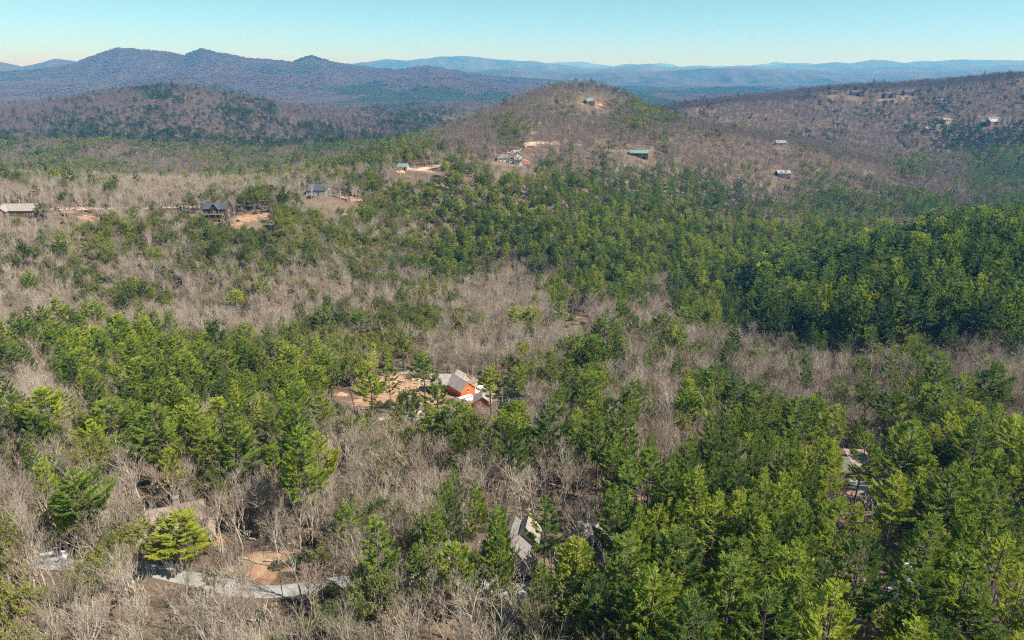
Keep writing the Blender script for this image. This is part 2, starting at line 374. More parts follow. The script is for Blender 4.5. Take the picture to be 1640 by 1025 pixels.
def grow(T, W, r, p, d, L, rad, lvl, maxl, leaf=None, spread=.55, lod=0):
    # one limb: bends, carries children, ends in fine twigs
    n_ = 3 if lvl < 2 else 2
    pts = [p]; dd = d
    for i in range(n_):
        dd = (dd + rv(r, .13) + Vector((0, 0, .12))).normalized(); pts.append(pts[-1] + dd * (L / n_))
    if lvl <= (1 if lod == 0 else 0): T.tube(pts, [rad * (1 - .55 * i / n_) for i in range(n_ + 1)], 5 if lvl == 0 else 3, False)
    else:
        for i in range(n_):
            s = (pts[i + 1] - pts[i]).cross(rv(r)).normalized() * rad * (1 - .4 * i / n_); s2 = s * .75
            W.quad(pts[i] - s, pts[i] + s, pts[i + 1] + s2, pts[i + 1] - s2)
    if leaf is not None and lvl >= maxl - 1:
        for _ in range(leaf[1]):
            q_ = pts[-1].lerp(pts[1], r.random()) + rv(r, .35)
            needle(leaf[0], q_, rv(r).normalized(), r.uniform(*leaf[2]), r.uniform(*leaf[3]), r)
    if lvl >= maxl: return
    nc = r.randint(3, 5) if lvl else r.randint(6, 9)
    if lod: nc = r.randint(3, 4) if lvl else 6
    for i in range(nc):
        s = (.35 if lvl else HS[0]) + (.65 if lvl else 1 - HS[0]) * (i + r.random()) / nc
        k = min(int(s * n_), n_ - 1); q_ = pts[k].lerp(pts[k + 1], s * n_ - k)
        a = r.uniform(0, 6.28) if lvl else i * 2.4 + r.uniform(-.4, .4)
        u = dd.cross(Vector((.3, .9, .1))).normalized(); w_ = dd.cross(u)
        nd = (dd + (u * math.cos(a) + w_ * math.sin(a)) * spread * r.uniform(.8, 1.5)).normalized()
        grow(T, W, r, q_, nd, L * (r.uniform(.42, .6) if lvl == 0 else r.uniform(.45, .72)) * (1.15 - .35 * s if lvl == 0 else 1), max(rad * .45, .014 if lod == 0 else .06), lvl + 1, maxl, leaf, spread * 1.02, lod)
def hardwood(seed, H=18.0, lod=0, leaf=None, maxl=4, rad=.19, spread=.62):
    r = random.Random(seed); T = Geo(); W = Geo(); Lf = Geo() if leaf else None
    d = Vector((r.uniform(-.06, .06), r.uniform(-.06, .06), 1)).normalized()
    grow(T, W, r, Vector((0, 0, -1)), d, H * .72, rad, 0, maxl, (Lf,) + leaf if leaf else None, spread, lod)
    return T, W, Lf
def scaleH(gs, H):
    mx = max(v.z for g_ in gs if g_ for v in g_.v); k = H / mx
    for g_ in gs:
        if g_: g_.v = [v * k for v in g_.v]
def joined(name, *pairs):
    g_ = Geo(); mi = []; mats = []
    for k, (a, m) in enumerate(pairs):
        if a is None: continue
        o = len(g_.v); g_.v += a.v; g_.f += [tuple(i + o for i in f) for f in a.f]; mi += [len(mats)] * len(a.f); mats.append(m)
    return g_.mesh(name, *mats, mi=mi)

VAR = {}     # kind -> list of [trunk mesh, crown mesh], joined near mesh, joined far mesh
def reg(kind, near_list, far_list): VAR[kind] = dict(near=near_list, far=far_list)
pn, pf, pr_, pu_ = [], [], [], []
for s, (rad, base) in enumerate([(4.4, .42), (5.0, .50), (3.8, .35), (4.6, .58), (5.4, .45), (4.0, .62), (4.9, .33), (4.2, .5), (3.6, .55)]):
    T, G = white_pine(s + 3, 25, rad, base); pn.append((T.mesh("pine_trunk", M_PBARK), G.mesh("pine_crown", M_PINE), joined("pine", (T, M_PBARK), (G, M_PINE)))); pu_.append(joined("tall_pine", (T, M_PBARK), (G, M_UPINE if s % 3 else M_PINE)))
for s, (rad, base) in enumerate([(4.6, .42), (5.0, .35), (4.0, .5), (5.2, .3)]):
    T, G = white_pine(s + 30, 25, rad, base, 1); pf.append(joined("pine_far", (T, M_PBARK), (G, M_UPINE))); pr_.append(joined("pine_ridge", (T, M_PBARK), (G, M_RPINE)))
reg("pine", pn, pf)
vn, vf, vr = [], [], []
for s in range(4):
    T, W, L = hardwood(s + 50, 17, 0, (20, (.4, .8), (.10, .16)), 3, .16, .7); scaleH((T, W, L), 17)
    G2 = Geo(); G2.v = L.v; G2.f = L.f
    o = len(T.v); T.v += W.v; T.f += [tuple(i + o for i in f) for f in W.f]
    vn.append((T.mesh("olive_pine_trunk", M_PBARK), L.mesh("olive_pine_crown", M_VIRG), joined("olive_pine", (T, M_PBARK), (L, M_VIRG))))
for s in range(3):
    T, W, L = hardwood(s + 60, 17, 1, (9, (1.1, 2.0), (.35, .6)), 2, .16, .8); scaleH((T, W, L), 17)
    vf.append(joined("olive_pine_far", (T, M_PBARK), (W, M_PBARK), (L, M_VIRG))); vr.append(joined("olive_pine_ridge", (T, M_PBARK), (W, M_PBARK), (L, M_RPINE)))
reg("olive", vn, vf)
hn, hf, hr = [], [], []
for s in range(8):
    HS[0] = (.5, .62, .45, .68, .55, .72, .48, .6)[s]
    T, W, L = hardwood(s + 100, 18, 0, None, 4, .23 + .03 * (s % 3), .36 + .05 * (s % 4)); scaleH((T, W), 18); HS[0] = .5
    hn.append((T.mesh("hardwood_trunk", M_HBARK), W.mesh("hardwood_twigs", M_TWIG), joined("hardwood", (T, M_HBARK), (W, M_TWIG))))
for s in range(4):
    T, W, L = hardwood(s + 120, 18, 1, None, 3, .16, .5); scaleH((T, W), 18)
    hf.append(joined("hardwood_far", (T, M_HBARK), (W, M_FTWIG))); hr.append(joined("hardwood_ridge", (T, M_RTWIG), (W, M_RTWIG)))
reg("bare", hn, hf)
bn, bf = [], []
for s in range(3):
    T, W, L = hardwood(s + 140, 15, 0, (3, (.15, .3), (.05, .09)), 3, .13, .62); scaleH((T, W, L), 15)
    o = len(L.f); C2 = Geo(); C2.v = W.v + L.v; C2.f = W.f + [tuple(i + len(W.v) for i in f) for f in L.f]
    bn.append((T.mesh("budding_trunk", M_HBARK), C2.mesh("budding_crown", M_TWIG, M_BUD, mi=[0] * len(W.f) + [1] * len(L.f)), joined("budding", (T, M_HBARK), (W, M_TWIG), (L, M_BUD))))
for s in range(2):
    T, W, L = hardwood(s + 150, 15, 1, (3, (.5, .9), (.15, .25)), 2, .13, .7); scaleH((T, W, L), 15)
    bf.append(joined("budding_far", (T, M_HBARK), (W, M_TWIG), (L, M_BUD)))
reg("bud", bn, bf)
M_RED = foliage("red_maple_buds", [(0, (.34, .13, .08)), (.5, (.30, .17, .10)), (.8, (.42, .22, .09)), (1, (.26, .11, .08))], .3)
rn_ = []
for s in range(2):
    T, W, L = hardwood(s + 170, 15, 0, (3, (.15, .3), (.05, .09)), 3, .12, .6); scaleH((T, W, L), 15)
    C2 = Geo(); C2.v = W.v + L.v; C2.f = W.f + [tuple(i + len(W.v) for i in f) for f in L.f]
    rn_.append((T.mesh("maple_trunk", M_HBARK), C2.mesh("maple_crown", M_TWIG, M_RED, mi=[0] * len(W.f) + [1] * len(L.f)), joined("maple", (T, M_HBARK), (W, M_TWIG), (L, M_RED))))
reg("red", rn_, [rn_[0][2]])
# small understorey
sap = []
for s in range(4):
    T, W, L = hardwood(s + 200, 6, 1, None, 2, .05, .4); scaleH((T, W), 6); W.v = [v for v in W.v]; sap.append(joined("sapling", (T, M_HBARK), (W, M_TWIG)))
shr = []
for s in range(3):
    r = random.Random(s + 300); G = Geo()
    for _ in range(420):
        a = r.uniform(0, 6.28); q_ = r.random() ** .5 * 1.5; h = (1 - (q_ / 1.6) ** 2) * r.uniform(.2, 2.0)
        needle(G, Vector((math.cos(a) * q_, math.sin(a) * q_, h)), (rv(r) + Vector((0, 0, .5))).normalized(), r.uniform(.25, .5), r.uniform(.08, .14), r)
    shr.append(joined("laurel", (G, M_SHRUB)))
for k, v in VAR.items(): print(k, [len(a[2].polygons) for a in v["near"]], [len(a.polygons) for a in v["far"]])

# ------------------------------------------------------------------ forest composition, read off the photograph in 40 px cells
GRID = """
bbbbbvvbbbbbbbbbbbbbbbbbbbbvbbbbbbbbbbbbb
bbbvbbvbbvvbbbbvvvbbbbbbbvvbbbbbbbbvbvbbb
vvvvvvvvvvvvpppvvbbbvbbbvbbbbbbbbbbbvvPPP
vvvvvbbbvvvvvvvvvvpvpppvbbbbbbbbbbbbvbbPP
bbbbvbbbvvvvvvvvpVppPPPpPPPPPpbbpvbbvbbpv
bbvVvvvVVVVVVVVVVpPPPPPPPPPPPPPppPpppPppP
VVvvvVVvVVVVVVVvVVpPPPPPpPPPPPPPPPPpppPPP
pvvVbbvvVbVvVVVVVPPpbppPPPPPPPPPPPPPPPPPP
vbbvvvvbvvbbvVVVVpvbbbPPPPpPPPPPPPPPPPPPP
bbbbbbvvbbbbvvbvvvvbVVpbpbbpPPpPPPPPPPPPP
pPPpPPPVVVvVvvvvbbbbVVVPPbvpvbvpPPPPPPPPP
PbPPPPPPPPPPpVppvbbbpVvPpbbpbpbbbbbbpbbbb
bbbPPPPPPPPPPPVPpbbbpbppvbbppbpbbvbPpPbpb
pPpbbPpPpPpPpVpPPPPpPpppPbbpbppbPPpbPPpPp
pPppPPPPPPpPbbbbbpPpPPpPPbbbbPpPPPPPPPPPP
bbpbbbbbPPbPbbvbbbbbbbbbPPPPPPPPPPPPPPPPP
bbPpbbbbbbbbbbgbbbPbbbbbPPPPPPPPPPPPbpPPP
bbPgbbbbvbbbbbgbbbPbbPbbPPPPPPPPPPPPPPPPP
gbgVbVPpvgbbbbbgvPbbPPPPPPPPPPPPPPPPPPPPb
bbbbbVPvbvbbbbVpPPvPPPPPPPPPPPPPPPPPPPPPb
VbbbbbbbbbbbbbvvbvbbgPgPPPPPPPPPPPPPPPPbb
VbbbbbgbbbbbbvbgvbbggbpPPPPPPPPPPPPPPPPPP
VbbbbbgbbbbbbvbgvbbggbpPPPPPPPPPPPPPPPPPP
""".split()
PROB = dict(P=(.86, .05, .02), p=(.30, .10, .06), V=(.10, .66, .06), v=(.07, .34, .08), b=(.012, .025, .045), g=(.03, .14, .38))
GA = np.array([[PROB[c] for c in row[:41].ljust(41, 'b')] for row in GRID])
# things that must stay in view: photograph window (x0, y0, x1, y1) and the distance beyond which trees are welcome
WIN = [(225,812,300,850,112),(836,820,868,856,106),(240,912,500,950,97),(690,578,805,640,222),(540,590,700,655,212),(780,585,840,640,222),(350,915,470,955,97),(392,865,470,925,97),(900,835,975,870,105),
       (1365,740,1415,800,150),(1425,915,1475,960,97),(328,306,376,350,425),(376,330,430,358,425),(484,288,550,322,475),(545,300,580,325,475),(2,312,62,344,410),(80,325,165,350,410),(264,326,320,336,430),
       (790,236,850,264,660),(845,195,870,238,730),(632,256,700,280,575),(930,150,970,172,990),(1004,234,1042,252,750),(1236,264,1270,284,806),(1240,226,1262,236,1000),(1612,286,1636,298,905),(915,495,940,515,335),
       (1325,140,1345,154,1520),(1360,142,1382,155,1520),(1410,142,1436,158,1510),(1440,140,1468,153,1505),(1178,150,1192,157,1480),(1110,164,1124,172,1380),(1575,190,1602,202,1320),(1630,119,1650,126,1500),(1505,190,1525,198,1350),(60,884,115,905,104)]
# pines placed one by one: (px of top, py of top, crown width px, height m, kind)
HERO = [(87,478,48,25,'p'),(143,478,48,24,'p'),(30,510,48,24,'p'),(85,512,50,24,'p'),(97,540,48,25,'p'),(8,545,60,25,'p'),(155,532,52,25,'p'),(190,508,60,26,'p'),(128,555,54,24,'p'),(262,530,54,26,'p'),(235,575,55,25,'p'),
 (340,508,58,27,'p'),(322,545,55,25,'p'),(390,517,40,23,'p'),(392,553,52,24,'p'),(375,463,36,22,'p'),(300,562,52,25,'p'),(215,572,55,25,'p'),(355,560,50,25,'p'),(65,620,84,26,'p'),(170,635,52,22,'p'),(240,645,76,25,'p'),(348,630,50,22,'p'),
 (373,672,88,25,'p'),(290,643,36,20,'p'),(98,624,34,18,'p'),(18,635,34,20,'v'),(465,605,46,29,'p'),(468,640,62,29,'p'),(478,682,74,29,'p'),(460,550,60,25,'p'),(525,558,48,26,'p'),(500,582,46,25,'p'),(560,566,50,26,'v'),(590,575,40,25,'p'),
 (620,572,28,25,'p'),(640,610,26,24,'v'),(677,565,44,26,'p'),(655,620,30,24,'p'),(785,583,42,25,'p'),(825,585,46,25,'p'),(700,600,34,24,'p'),(690,655,52,20,'p'),(722,640,56,23,'p'),(758,658,44,24,'v'),(805,655,48,20,'p'),(842,660,40,18,'p'),
 (625,675,32,14,'p'),(517,488,38,23,'p'),(577,498,40,22,'p'),(882,640,48,26,'p'),(960,658,48,25,'p'),(1004,645,50,26,'p'),(928,665,44,20,'p'),(970,502,50,26,'p'),(955,535,58,27,'p'),(950,590,48,26,'p'),(1000,556,34,20,'v'),
 (1105,603,52,25,'p'),(1150,578,46,27,'p'),(1100,490,36,24,'p'),(1040,608,28,16,'p'),(1042,648,36,15,'p'),(1185,600,44,24,'p'),(1214,625,50,26,'p'),(1140,620,34,24,'p'),(900,482,30,22,'p'),(850,488,34,22,'p'),(830,490,30,22,'p'),
 (945,450,32,24,'p'),(1005,445,40,24,'p'),(1062,498,36,23,'p'),(1085,520,32,22,'p'),(1036,510,34,21,'v'),(1508,562,60,28,'p'),(1598,580,60,28,'p'),(1545,598,52,26,'p'),(1512,614,52,25,'p'),(1425,618,54,27,'p'),(1282,633,70,28,'p'),
 (1240,605,48,26,'v'),(1345,648,40,24,'p'),(1470,675,62,27,'p'),(1575,670,64,28,'p'),(1630,660,60,27,'p'),(1390,690,50,25,'p'),(1400,600,44,24,'v'),(110,755,72,22,'p'),(65,732,34,18,'p'),(146,742,34,17,'p'),(112,826,60,13,'b'),
 (285,818,76,15,'p'),(205,832,60,14,'v'),(4,925,60,17,'v'),(10,815,40,18,'v'),(725,794,38,21,'p'),(728,866,50,21,'p'),(665,868,34,16,'p'),(612,876,52,16,'v'),(595,768,46,17,'b'),(640,780,40,15,'b'),(873,794,62,25,'p'),(925,858,62,20,'p'),
 (800,900,26,9,'v'),(1010,728,66,26,'p'),(985,780,60,25,'p'),(1075,735,60,27,'p'),(1120,745,60,27,'p'),(1185,735,60,27,'p'),(1045,715,50,25,'p'),(1255,750,50,25,'p'),(1290,800,60,25,'p'),(1350,795,60,26,'p'),(1215,790,64,26,'p'),
 (1150,790,60,26,'p'),(1090,850,78,26,'p'),(1010,855,80,26,'p'),(1050,900,84,27,'p'),(1180,880,84,27,'p'),(1280,870,84,27,'p'),(1385,850,80,27,'p'),(1340,930,90,27,'p'),(1230,940,90,27,'p'),(1120,960,96,27,'p'),(1500,820,84,28,'p'),
 (1560,880,70,26,'p'),(1570,940,80,20,'p'),(1480,900,60,24,'p'),(1440,760,60,25,'p'),(1535,740,66,28,'p'),(1600,760,70,28,'p'),(1610,850,60,24,'p'),(1420,960,40,12,'p'),(1475,980,60,14,'p'),(1000,940,60,22,'p'),(940,870,40,16,'p'),
 (24,268,18,24,'p'),(104,260,19,30,'p'),(168,285,30,22,'v'),(232,268,12,22,'p'),(165,342,24,17,'p'),(68,320,34,15,'v'),(545,800,30,14,'v'),(505,868,24,9,'v'),(340,905,22,8,'v'),(420,850,24,12,'b'),(660,738,34,11,'r'),(690,745,30,10,'r'),(300,700,40,15,'b'),(770,768,46,14,'r'),(745,790,30,10,'r'),(1462,556,36,18,'r'),(1255,560,42,16,'r'),(1327,332,24,16,'r'),(1372,368,24,15,'r'),(104,292,20,14,'r'),(795,232,16,15,'r'),(1030,232,14,14,'r'),(205,700,70,20,'h'),(30,850,62,20,'h'),(160,640,44,18,'h'),(260,735,60,19,'h'),(300,895,60,15,'h'),(735,780,56,18,'h'),(560,700,50,18,'h'),(820,690,44,20,'h'),(430,790,44,18,'h'),(60,760,54,18,'h'),(900,700,44,20,'h'),(540,880,56,16,'h'),(1050,620,40,17,'h'),(1320,560,44,17,'h'),(1400,570,40,17,'h'),(1600,560,40,16,'h')]

# ------------------------------------------------------------------ planting
trees = []     # x, y, z, kind, variant, sx, sz, rot, hero
def inwin(x, y, z, h, wr):
    px0, pt = proj(x, y, z + h); _, pb = proj(x, y, z); wp = wr * FPX / y
    for x0, y0, x1, y1, Y1 in WIN:
        if y < Y1 and px0 + wp > x0 and px0 - wp < x1 and pt < y1 and pb > y0: return Y1
    return 0
rr = random.Random(5)
KH = dict(p=('pine', 25, 4.4), v=('olive', 17, 3.6), b=('bud', 15, 3.6), r=('red', 15, 3.4), h=('bare', 18, 3.8))
occ = {}
for px, py, wpx, H, k in HERO:
    H *= .77
    kind, H0, r0 = KH[k]
    x, y, z = hit(px, py, H)
    dist = math.hypot(y, z)
    sx = min(max(wpx / 2 * dist / FPX / r0 * .92, .36), .98)
    trees.append([x, y, z, kind, rr.randrange(len(VAR[kind]["near"])), sx, H / H0, rr.uniform(0, 6.28), 1])
    occ.setdefault((int(x // 8), int(y // 8)), []).append((x, y, sx * r0))
def free(x, y):
    for i in (-1, 0, 1):
        for j in (-1, 0, 1):
            for a, b, r_ in occ.get((int(x // 8) + i, int(y // 8) + j), ()):
                if math.hypot(a - x, b - y) < r_ * .75: return False
    return True
HOUSES3 = []      # filled from PADS: keep trees off buildings
PADS = [(740,628,15),(262,852,8),(830,880,8),(1340,760,12),(350,345,10),(510,308,11),(35,336,11),(820,258,16),(943,165,10),(1022,248,12),(1252,281,11),(645,270,8),(1440,950,4),(450,935,3),(350,940,3),(400,940,3),(500,930,3)]
for px, py, r_ in PADS:
    x, y, z = hit(px, py); HOUSES3.append((x, y, r_ * (.55 if y > 600 else .68 if y > 300 else .8)))
CLR = [(x, y, r_ * .85) for x, y, r_, s in CL3 if s > .6]
bands = [(45, 230, 3.25), (230, 520, 4.1), (520, 1050, 5.2), (1050, 1800, 6.6), (1800, 3050, 10)]
for y0, y1, s in bands:
    ys = np.arange(y0, y1, s)
    for yr in ys:
        xm = .80 * yr + 25; xs = np.arange(-xm, xm, s)
        jx = xs + rng.uniform(-.48, .48, len(xs)) * s; jy = yr + rng.uniform(-.48, .48, len(xs)) * s
        z = zat(jx, jy)
        pxc, pyc = proj(jx, jy, z + 10)
        gx = np.clip((pxc + rng.normal(0, 14, len(xs))) / 40, 0, 40).astype(int); gy = np.clip((pyc + rng.normal(0, 12, len(xs)) - 120) / 40, 0, 22).astype(int)
        pr = GA[gy, gx]; u = rng.random(len(xs)); keep = rng.random(len(xs))
        cl_ = np.clip(1 + 2.6 * fbm(jx / 55 + 9, jy / 55, 3), .12, 2.2) if y0 >= 230 else np.ones(len(xs))
        pr = pr * np.where(pr[:, :1] > .6, 1, cl_[:, None])
        for i in range(len(xs)):
            x, y = float(jx[i]), float(jy[i])
            kind = 'pine' if u[i] < pr[i, 0] else 'olive' if u[i] < pr[i, 0] + pr[i, 1] else 'bud' if u[i] < pr[i].sum() else 'bare'
            if y < 700 and not free(x, y): continue
            pk = .42 if (x < -8 and y < 300) else .32 if 190 < y < 420 else (.15 if y < 115 else .3) if (y < 190 and x > 12) else .15 if y < 700 else .05
            if kind == 'pine' and keep[i] < pk * .6: kind = 'bare'; keep[i] = rng.random()
            if kind == 'pine' and keep[i] < pk: continue
            h = {'pine': 24, 'olive': 16, 'bud': 12, 'bare': 17}[kind]
            sz = (rng.uniform(.42, .80) if kind == 'pine' else rng.uniform(.5, .85) if kind != 'bare' else rng.uniform(.5, .9)) * (1.12 if y > 1050 else .92 if y < 200 else 1) * (1.6 if kind == 'pine' and 1200 < pxc[i] and 370 < pyc[i] < 548 and y < 460 else 1)
            if y < 1600:
                if any(abs(a - x) < r_ and abs(b - y) < r_ for a, b, r_ in HOUSES3): continue
                if any(math.hypot(a - x, b - y) < r_ for a, b, r_ in CLR) and keep[i] < .93: continue
                iw = inwin(x, y, float(z[i]), h * sz, 2.5 if kind != 'bare' else 1.5)
                if iw:
                    if kind != 'bare' or keep[i] < (.5 if iw < 200 else .94 if (iw < 500 or iw > 1450) else .75): continue
            V = VAR[kind]
            trees.append([x, y, float(z[i]), kind, int(rng.integers(0, 12)), sz * (rng.uniform(.56, .90) if kind == 'pine' else rng.uniform(.8, 1.15)) * (1.35 if y > 620 and kind == 'bare' else 1.32 if y > 400 and kind == 'pine' else 1), sz, rng.uniform(0, 6.28), 0])
print("trees", len(trees))

# ------------------------------------------------------------------ instanced masses (far woods, understorey)
def scatter(name, pts, metas, label, cat, par=None):
    """pts: rows x y z rot sx sz idx; metas: variant meshes; one object, kind stuff"""
    P = np.array(pts, float)
    me = bpy.data.meshes.new(name); me.vertices.add(len(P)); me.vertices.foreach_set("co", P[:, :3].ravel().astype(np.float32)); me.update()
    a = me.attributes.new("rot", 'FLOAT_VECTOR', 'POINT'); a.data.foreach_set("vector", np.stack([P[:, 3] * 0, P[:, 3] * 0, P[:, 3]], 1).ravel().astype(np.float32))
    a = me.attributes.new("scl", 'FLOAT_VECTOR', 'POINT'); a.data.foreach_set("vector", np.stack([P[:, 4], P[:, 4], P[:, 5]], 1).ravel().astype(np.float32))
    a = me.attributes.new("idx", 'INT', 'POINT'); a.data.foreach_set("value", P[:, 6].astype(np.int32))
    ng = bpy.data.node_groups.new(name, 'GeometryNodeTree')
    ng.interface.new_socket("Geometry", in_out='INPUT', socket_type='NodeSocketGeometry'); ng.interface.new_socket("Geometry", in_out='OUTPUT', socket_type='NodeSocketGeometry')
    gi = ng.nodes.new('NodeGroupInput'); go = ng.nodes.new('NodeGroupOutput'); iop = ng.nodes.new('GeometryNodeInstanceOnPoints')
    j = ng.nodes.new('GeometryNodeJoinGeometry')
    for m in metas:
        src = bpy.data.objects.new(m.name + "_source", m)
        oi = ng.nodes.new('GeometryNodeObjectInfo'); oi.inputs['Object'].default_value = src; oi.inputs['As Instance'].default_value = False
        gt = ng.nodes.new('GeometryNodeGeometryToInstance'); ng.links.new(oi.outputs['Geometry'], gt.inputs[0]); ng.links.new(gt.outputs[0], j.inputs[0])
    def na(n_, t):
        x = ng.nodes.new('GeometryNodeInputNamedAttribute'); x.data_type = t; x.inputs['Name'].default_value = n_
        return next(o for o in x.outputs if o.enabled and o.name == 'Attribute')
    ng.links.new(gi.outputs[0], iop.inputs['Points']); ng.links.new(j.outputs[0], iop.inputs['Instance'])
    iop.inputs['Pick Instance'].default_value = True
    ng.links.new(na("idx", 'INT'), iop.inputs['Instance Index'])
    e = ng.nodes.new('FunctionNodeEulerToRotation'); ng.links.new(na("rot", 'FLOAT_VECTOR'), e.inputs[0]); ng.links.new(e.outputs[0], iop.inputs['Rotation'])
    ng.links.new(na("scl", 'FLOAT_VECTOR'), iop.inputs['Scale'])
    ng.links.new(iop.outputs[0], go.inputs[0])
    o = link(name, me, kind="stuff", label=label, category=cat)
    md = o.modifiers.new("scatter", 'NODES'); md.node_group = ng
    return o
#@@INDIV
NAMES = dict(pine=("pine_tree", "pine tree", 300), olive=("olive_pine_tree", "pine tree", 130), bare=("bare_tree", "bare tree", 300), bud=("budding_tree", "budding tree", 70), red=("red_budding_tree", "budding tree", 20))
indiv = {k: [] for k in NAMES}; rest = {k: [[], [], [], []] for k in NAMES}
for k, (nm, cat, lim) in NAMES.items():
    L = [t for t in trees if t[3] == k]
    def big(t):
        px, py = proj(t[0], t[1], t[2] + 14 * t[6])
        ok = 0 < px < 1640 and 100 < py < 1040
        if not ok: return 1e6 + t[1]
        return t[1] * (.6 if t[8] else 1)
    L.sort(key=big)
    indiv[k] = [t for t in L[:lim] if big(t) < 1e6]; ids = {id(t) for t in indiv[k]}
    for t in L:
        if id(t) not in ids:
            sx_, sy_ = proj(t[0], t[1], t[2] + 10)
            stand = k == 'pine' and 190 < t[1] < 460 and sx_ > 1150 and sy_ < 560
            rest[k][3 if stand else 0 if t[1] < 620 else 2 if (k in ('bare', 'pine', 'olive') and t[1] > 1130) else 1].append(t)
for k, (nm, cat, lim) in NAMES.items():
    nv = VAR[k]["near"]
    for t in indiv[k]:
        e = root(nm, (t[0], t[1], t[2] - .3), "tree", cat, None, t[7]); e.scale = (t[5], t[5], t[6])
        v = nv[t[4] % len(nv)]
        a = link("trunk", v[0], e); b = link("crown", v[1], e)
        t.append(e)
MN = dict(pine="pine_forest", olive="olive_pine_forest", bare="bare_hardwood_forest", bud="budding_forest", red="red_budding_forest")
for k in NAMES:
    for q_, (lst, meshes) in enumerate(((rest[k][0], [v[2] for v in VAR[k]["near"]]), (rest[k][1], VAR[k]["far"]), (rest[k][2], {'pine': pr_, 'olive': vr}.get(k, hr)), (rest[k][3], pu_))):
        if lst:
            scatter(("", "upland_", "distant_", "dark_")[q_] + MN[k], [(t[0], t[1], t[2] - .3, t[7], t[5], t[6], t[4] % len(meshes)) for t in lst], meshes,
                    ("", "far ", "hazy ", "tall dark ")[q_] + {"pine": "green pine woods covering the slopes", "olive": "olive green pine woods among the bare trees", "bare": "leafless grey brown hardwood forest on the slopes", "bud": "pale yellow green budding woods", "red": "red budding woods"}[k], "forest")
# understorey
sp_, lp_ = [], []
for y0, y1, s in ((50, 200, 2.3), (200, 480, 4.2)):
    for yr in np.arange(y0, y1, s):
        xm = .8 * yr + 10; xs = np.arange(-xm, xm, s); jx = xs + rng.uniform(-.5, .5, len(xs)) * s; jy = yr + rng.uniform(-.5, .5, len(xs)) * s; z = zat(jx, jy)
        for x, y, zz, u in zip(jx, jy, z, rng.random(len(xs))):
            if any(abs(a - x) < r_ and abs(b - y) < r_ for a, b, r_ in HOUSES3): continue
            if any(math.hypot(a - x, b - y) < r_ for a, b, r_ in CLR) and u < .9: continue
            if inwin(x, y, float(zz), 4, 1) and u < .9: continue
            if u < .62: sp_.append((x, y, zz - .1, u * 50, .6 + u, .4 + u, int(u * 1e5) % 4))
            elif u > .955 : lp_.append((x, y, zz - .1, u * 90, .5 + (u - .95) * 16, .5 + (u - .95) * 14, int(u * 1e5) % 3))
scatter("undergrowth", sp_, sap, "thin leafless saplings and brush on the forest floor", "undergrowth")
scatter("laurel_undergrowth", lp_, shr, "low dark green laurel on the forest floor", "undergrowth")
fm = []
for s in range(4):
    G = Geo(); r = random.Random(s + 400)
    for _ in range(9):
        cx, cy = r.uniform(-13, 13), r.uniform(-13, 13); h = r.uniform(9, 17); w_ = r.uniform(3, 5.5); k = len(G.v); a0 = r.uniform(0, 6)
        for q_, z_ in ((.7, .25), (1, .6), (.55, .9)):
            for j in range(5): a = a0 + j * 1.2566; G.v.append(Vector((cx + math.cos(a) * w_ * q_ * r.uniform(.7, 1.2), cy + math.sin(a) * w_ * q_ * r.uniform(.7, 1.2), h * z_)))
        G.v.append(Vector((cx, cy, h)))
        for t_ in range(2):
            for j in range(5): G.f.append((k + t_ * 5 + j, k + t_ * 5 + (j + 1) % 5, k + t_ * 5 + 5 + (j + 1) % 5, k + t_ * 5 + 5 + j))
        for j in range(5): G.f.append((k + 10 + j, k + 10 + (j + 1) % 5, k + 15))
    fm.append(G)
def canopy(name, c0, c1):
    m, nt, b = mat(name, 1); oi = N(nt, "ShaderNodeObjectInfo"); c = ramp(nt, oi.outputs["Random"], [(0, c0), (1, c1)])
    nt.links.new(mix(nt, .45, c, ramp(nt, noise(nt, .25, 2), [(.3, (.55, .55, .55)), (.7, (1.4, 1.4, 1.4))]), 'MULTIPLY'), b.inputs["Base Color"]); return m
M_FB = canopy("far_bare_canopy", (.078, .060, .062), (.108, .085, .088)); M_FG = canopy("far_pine_canopy", (.03, .045, .022), (.05, .07, .032))
fb_, fg_ = [], []
for yr in np.exp(np.linspace(math.log(3000), math.log(6400), 200)):
    s = yr * .0042; xs = np.arange(-.8 * yr, .8 * yr, s); jx = xs + rng.uniform(-.5, .5, len(xs)) * s; jy = yr + rng.uniform(-.5, .5, len(xs)) * s; z = zfar(jx, np.maximum(jy, 3001))
    gr = fbm(jx / 520, jy / 700, 4) - np.clip((z + 60) / 260, -.2, .35)
    for x, y, zz, g_, u in zip(jx, jy, z, gr, rng.random(len(xs))): (fg_ if g_ > .12 + u * .12 else fb_).append((x, y, zz - 3, u * 40, .6 + u * .35, .38 + u * .3, int(u * 1e4) % 4))
scatter("distant_hardwood_forest_canopy", fb_, [g_.mesh("canopy", M_FB) for g_ in fm], "hazy leafless woods on the far mountains", "forest")
scatter("distant_pine_forest_canopy", fg_, [g_.mesh("canopy", M_FG) for g_ in fm], "hazy dark green pine woods at the foot of the mountains", "forest")
print("far", len(fb_), len(fg_))
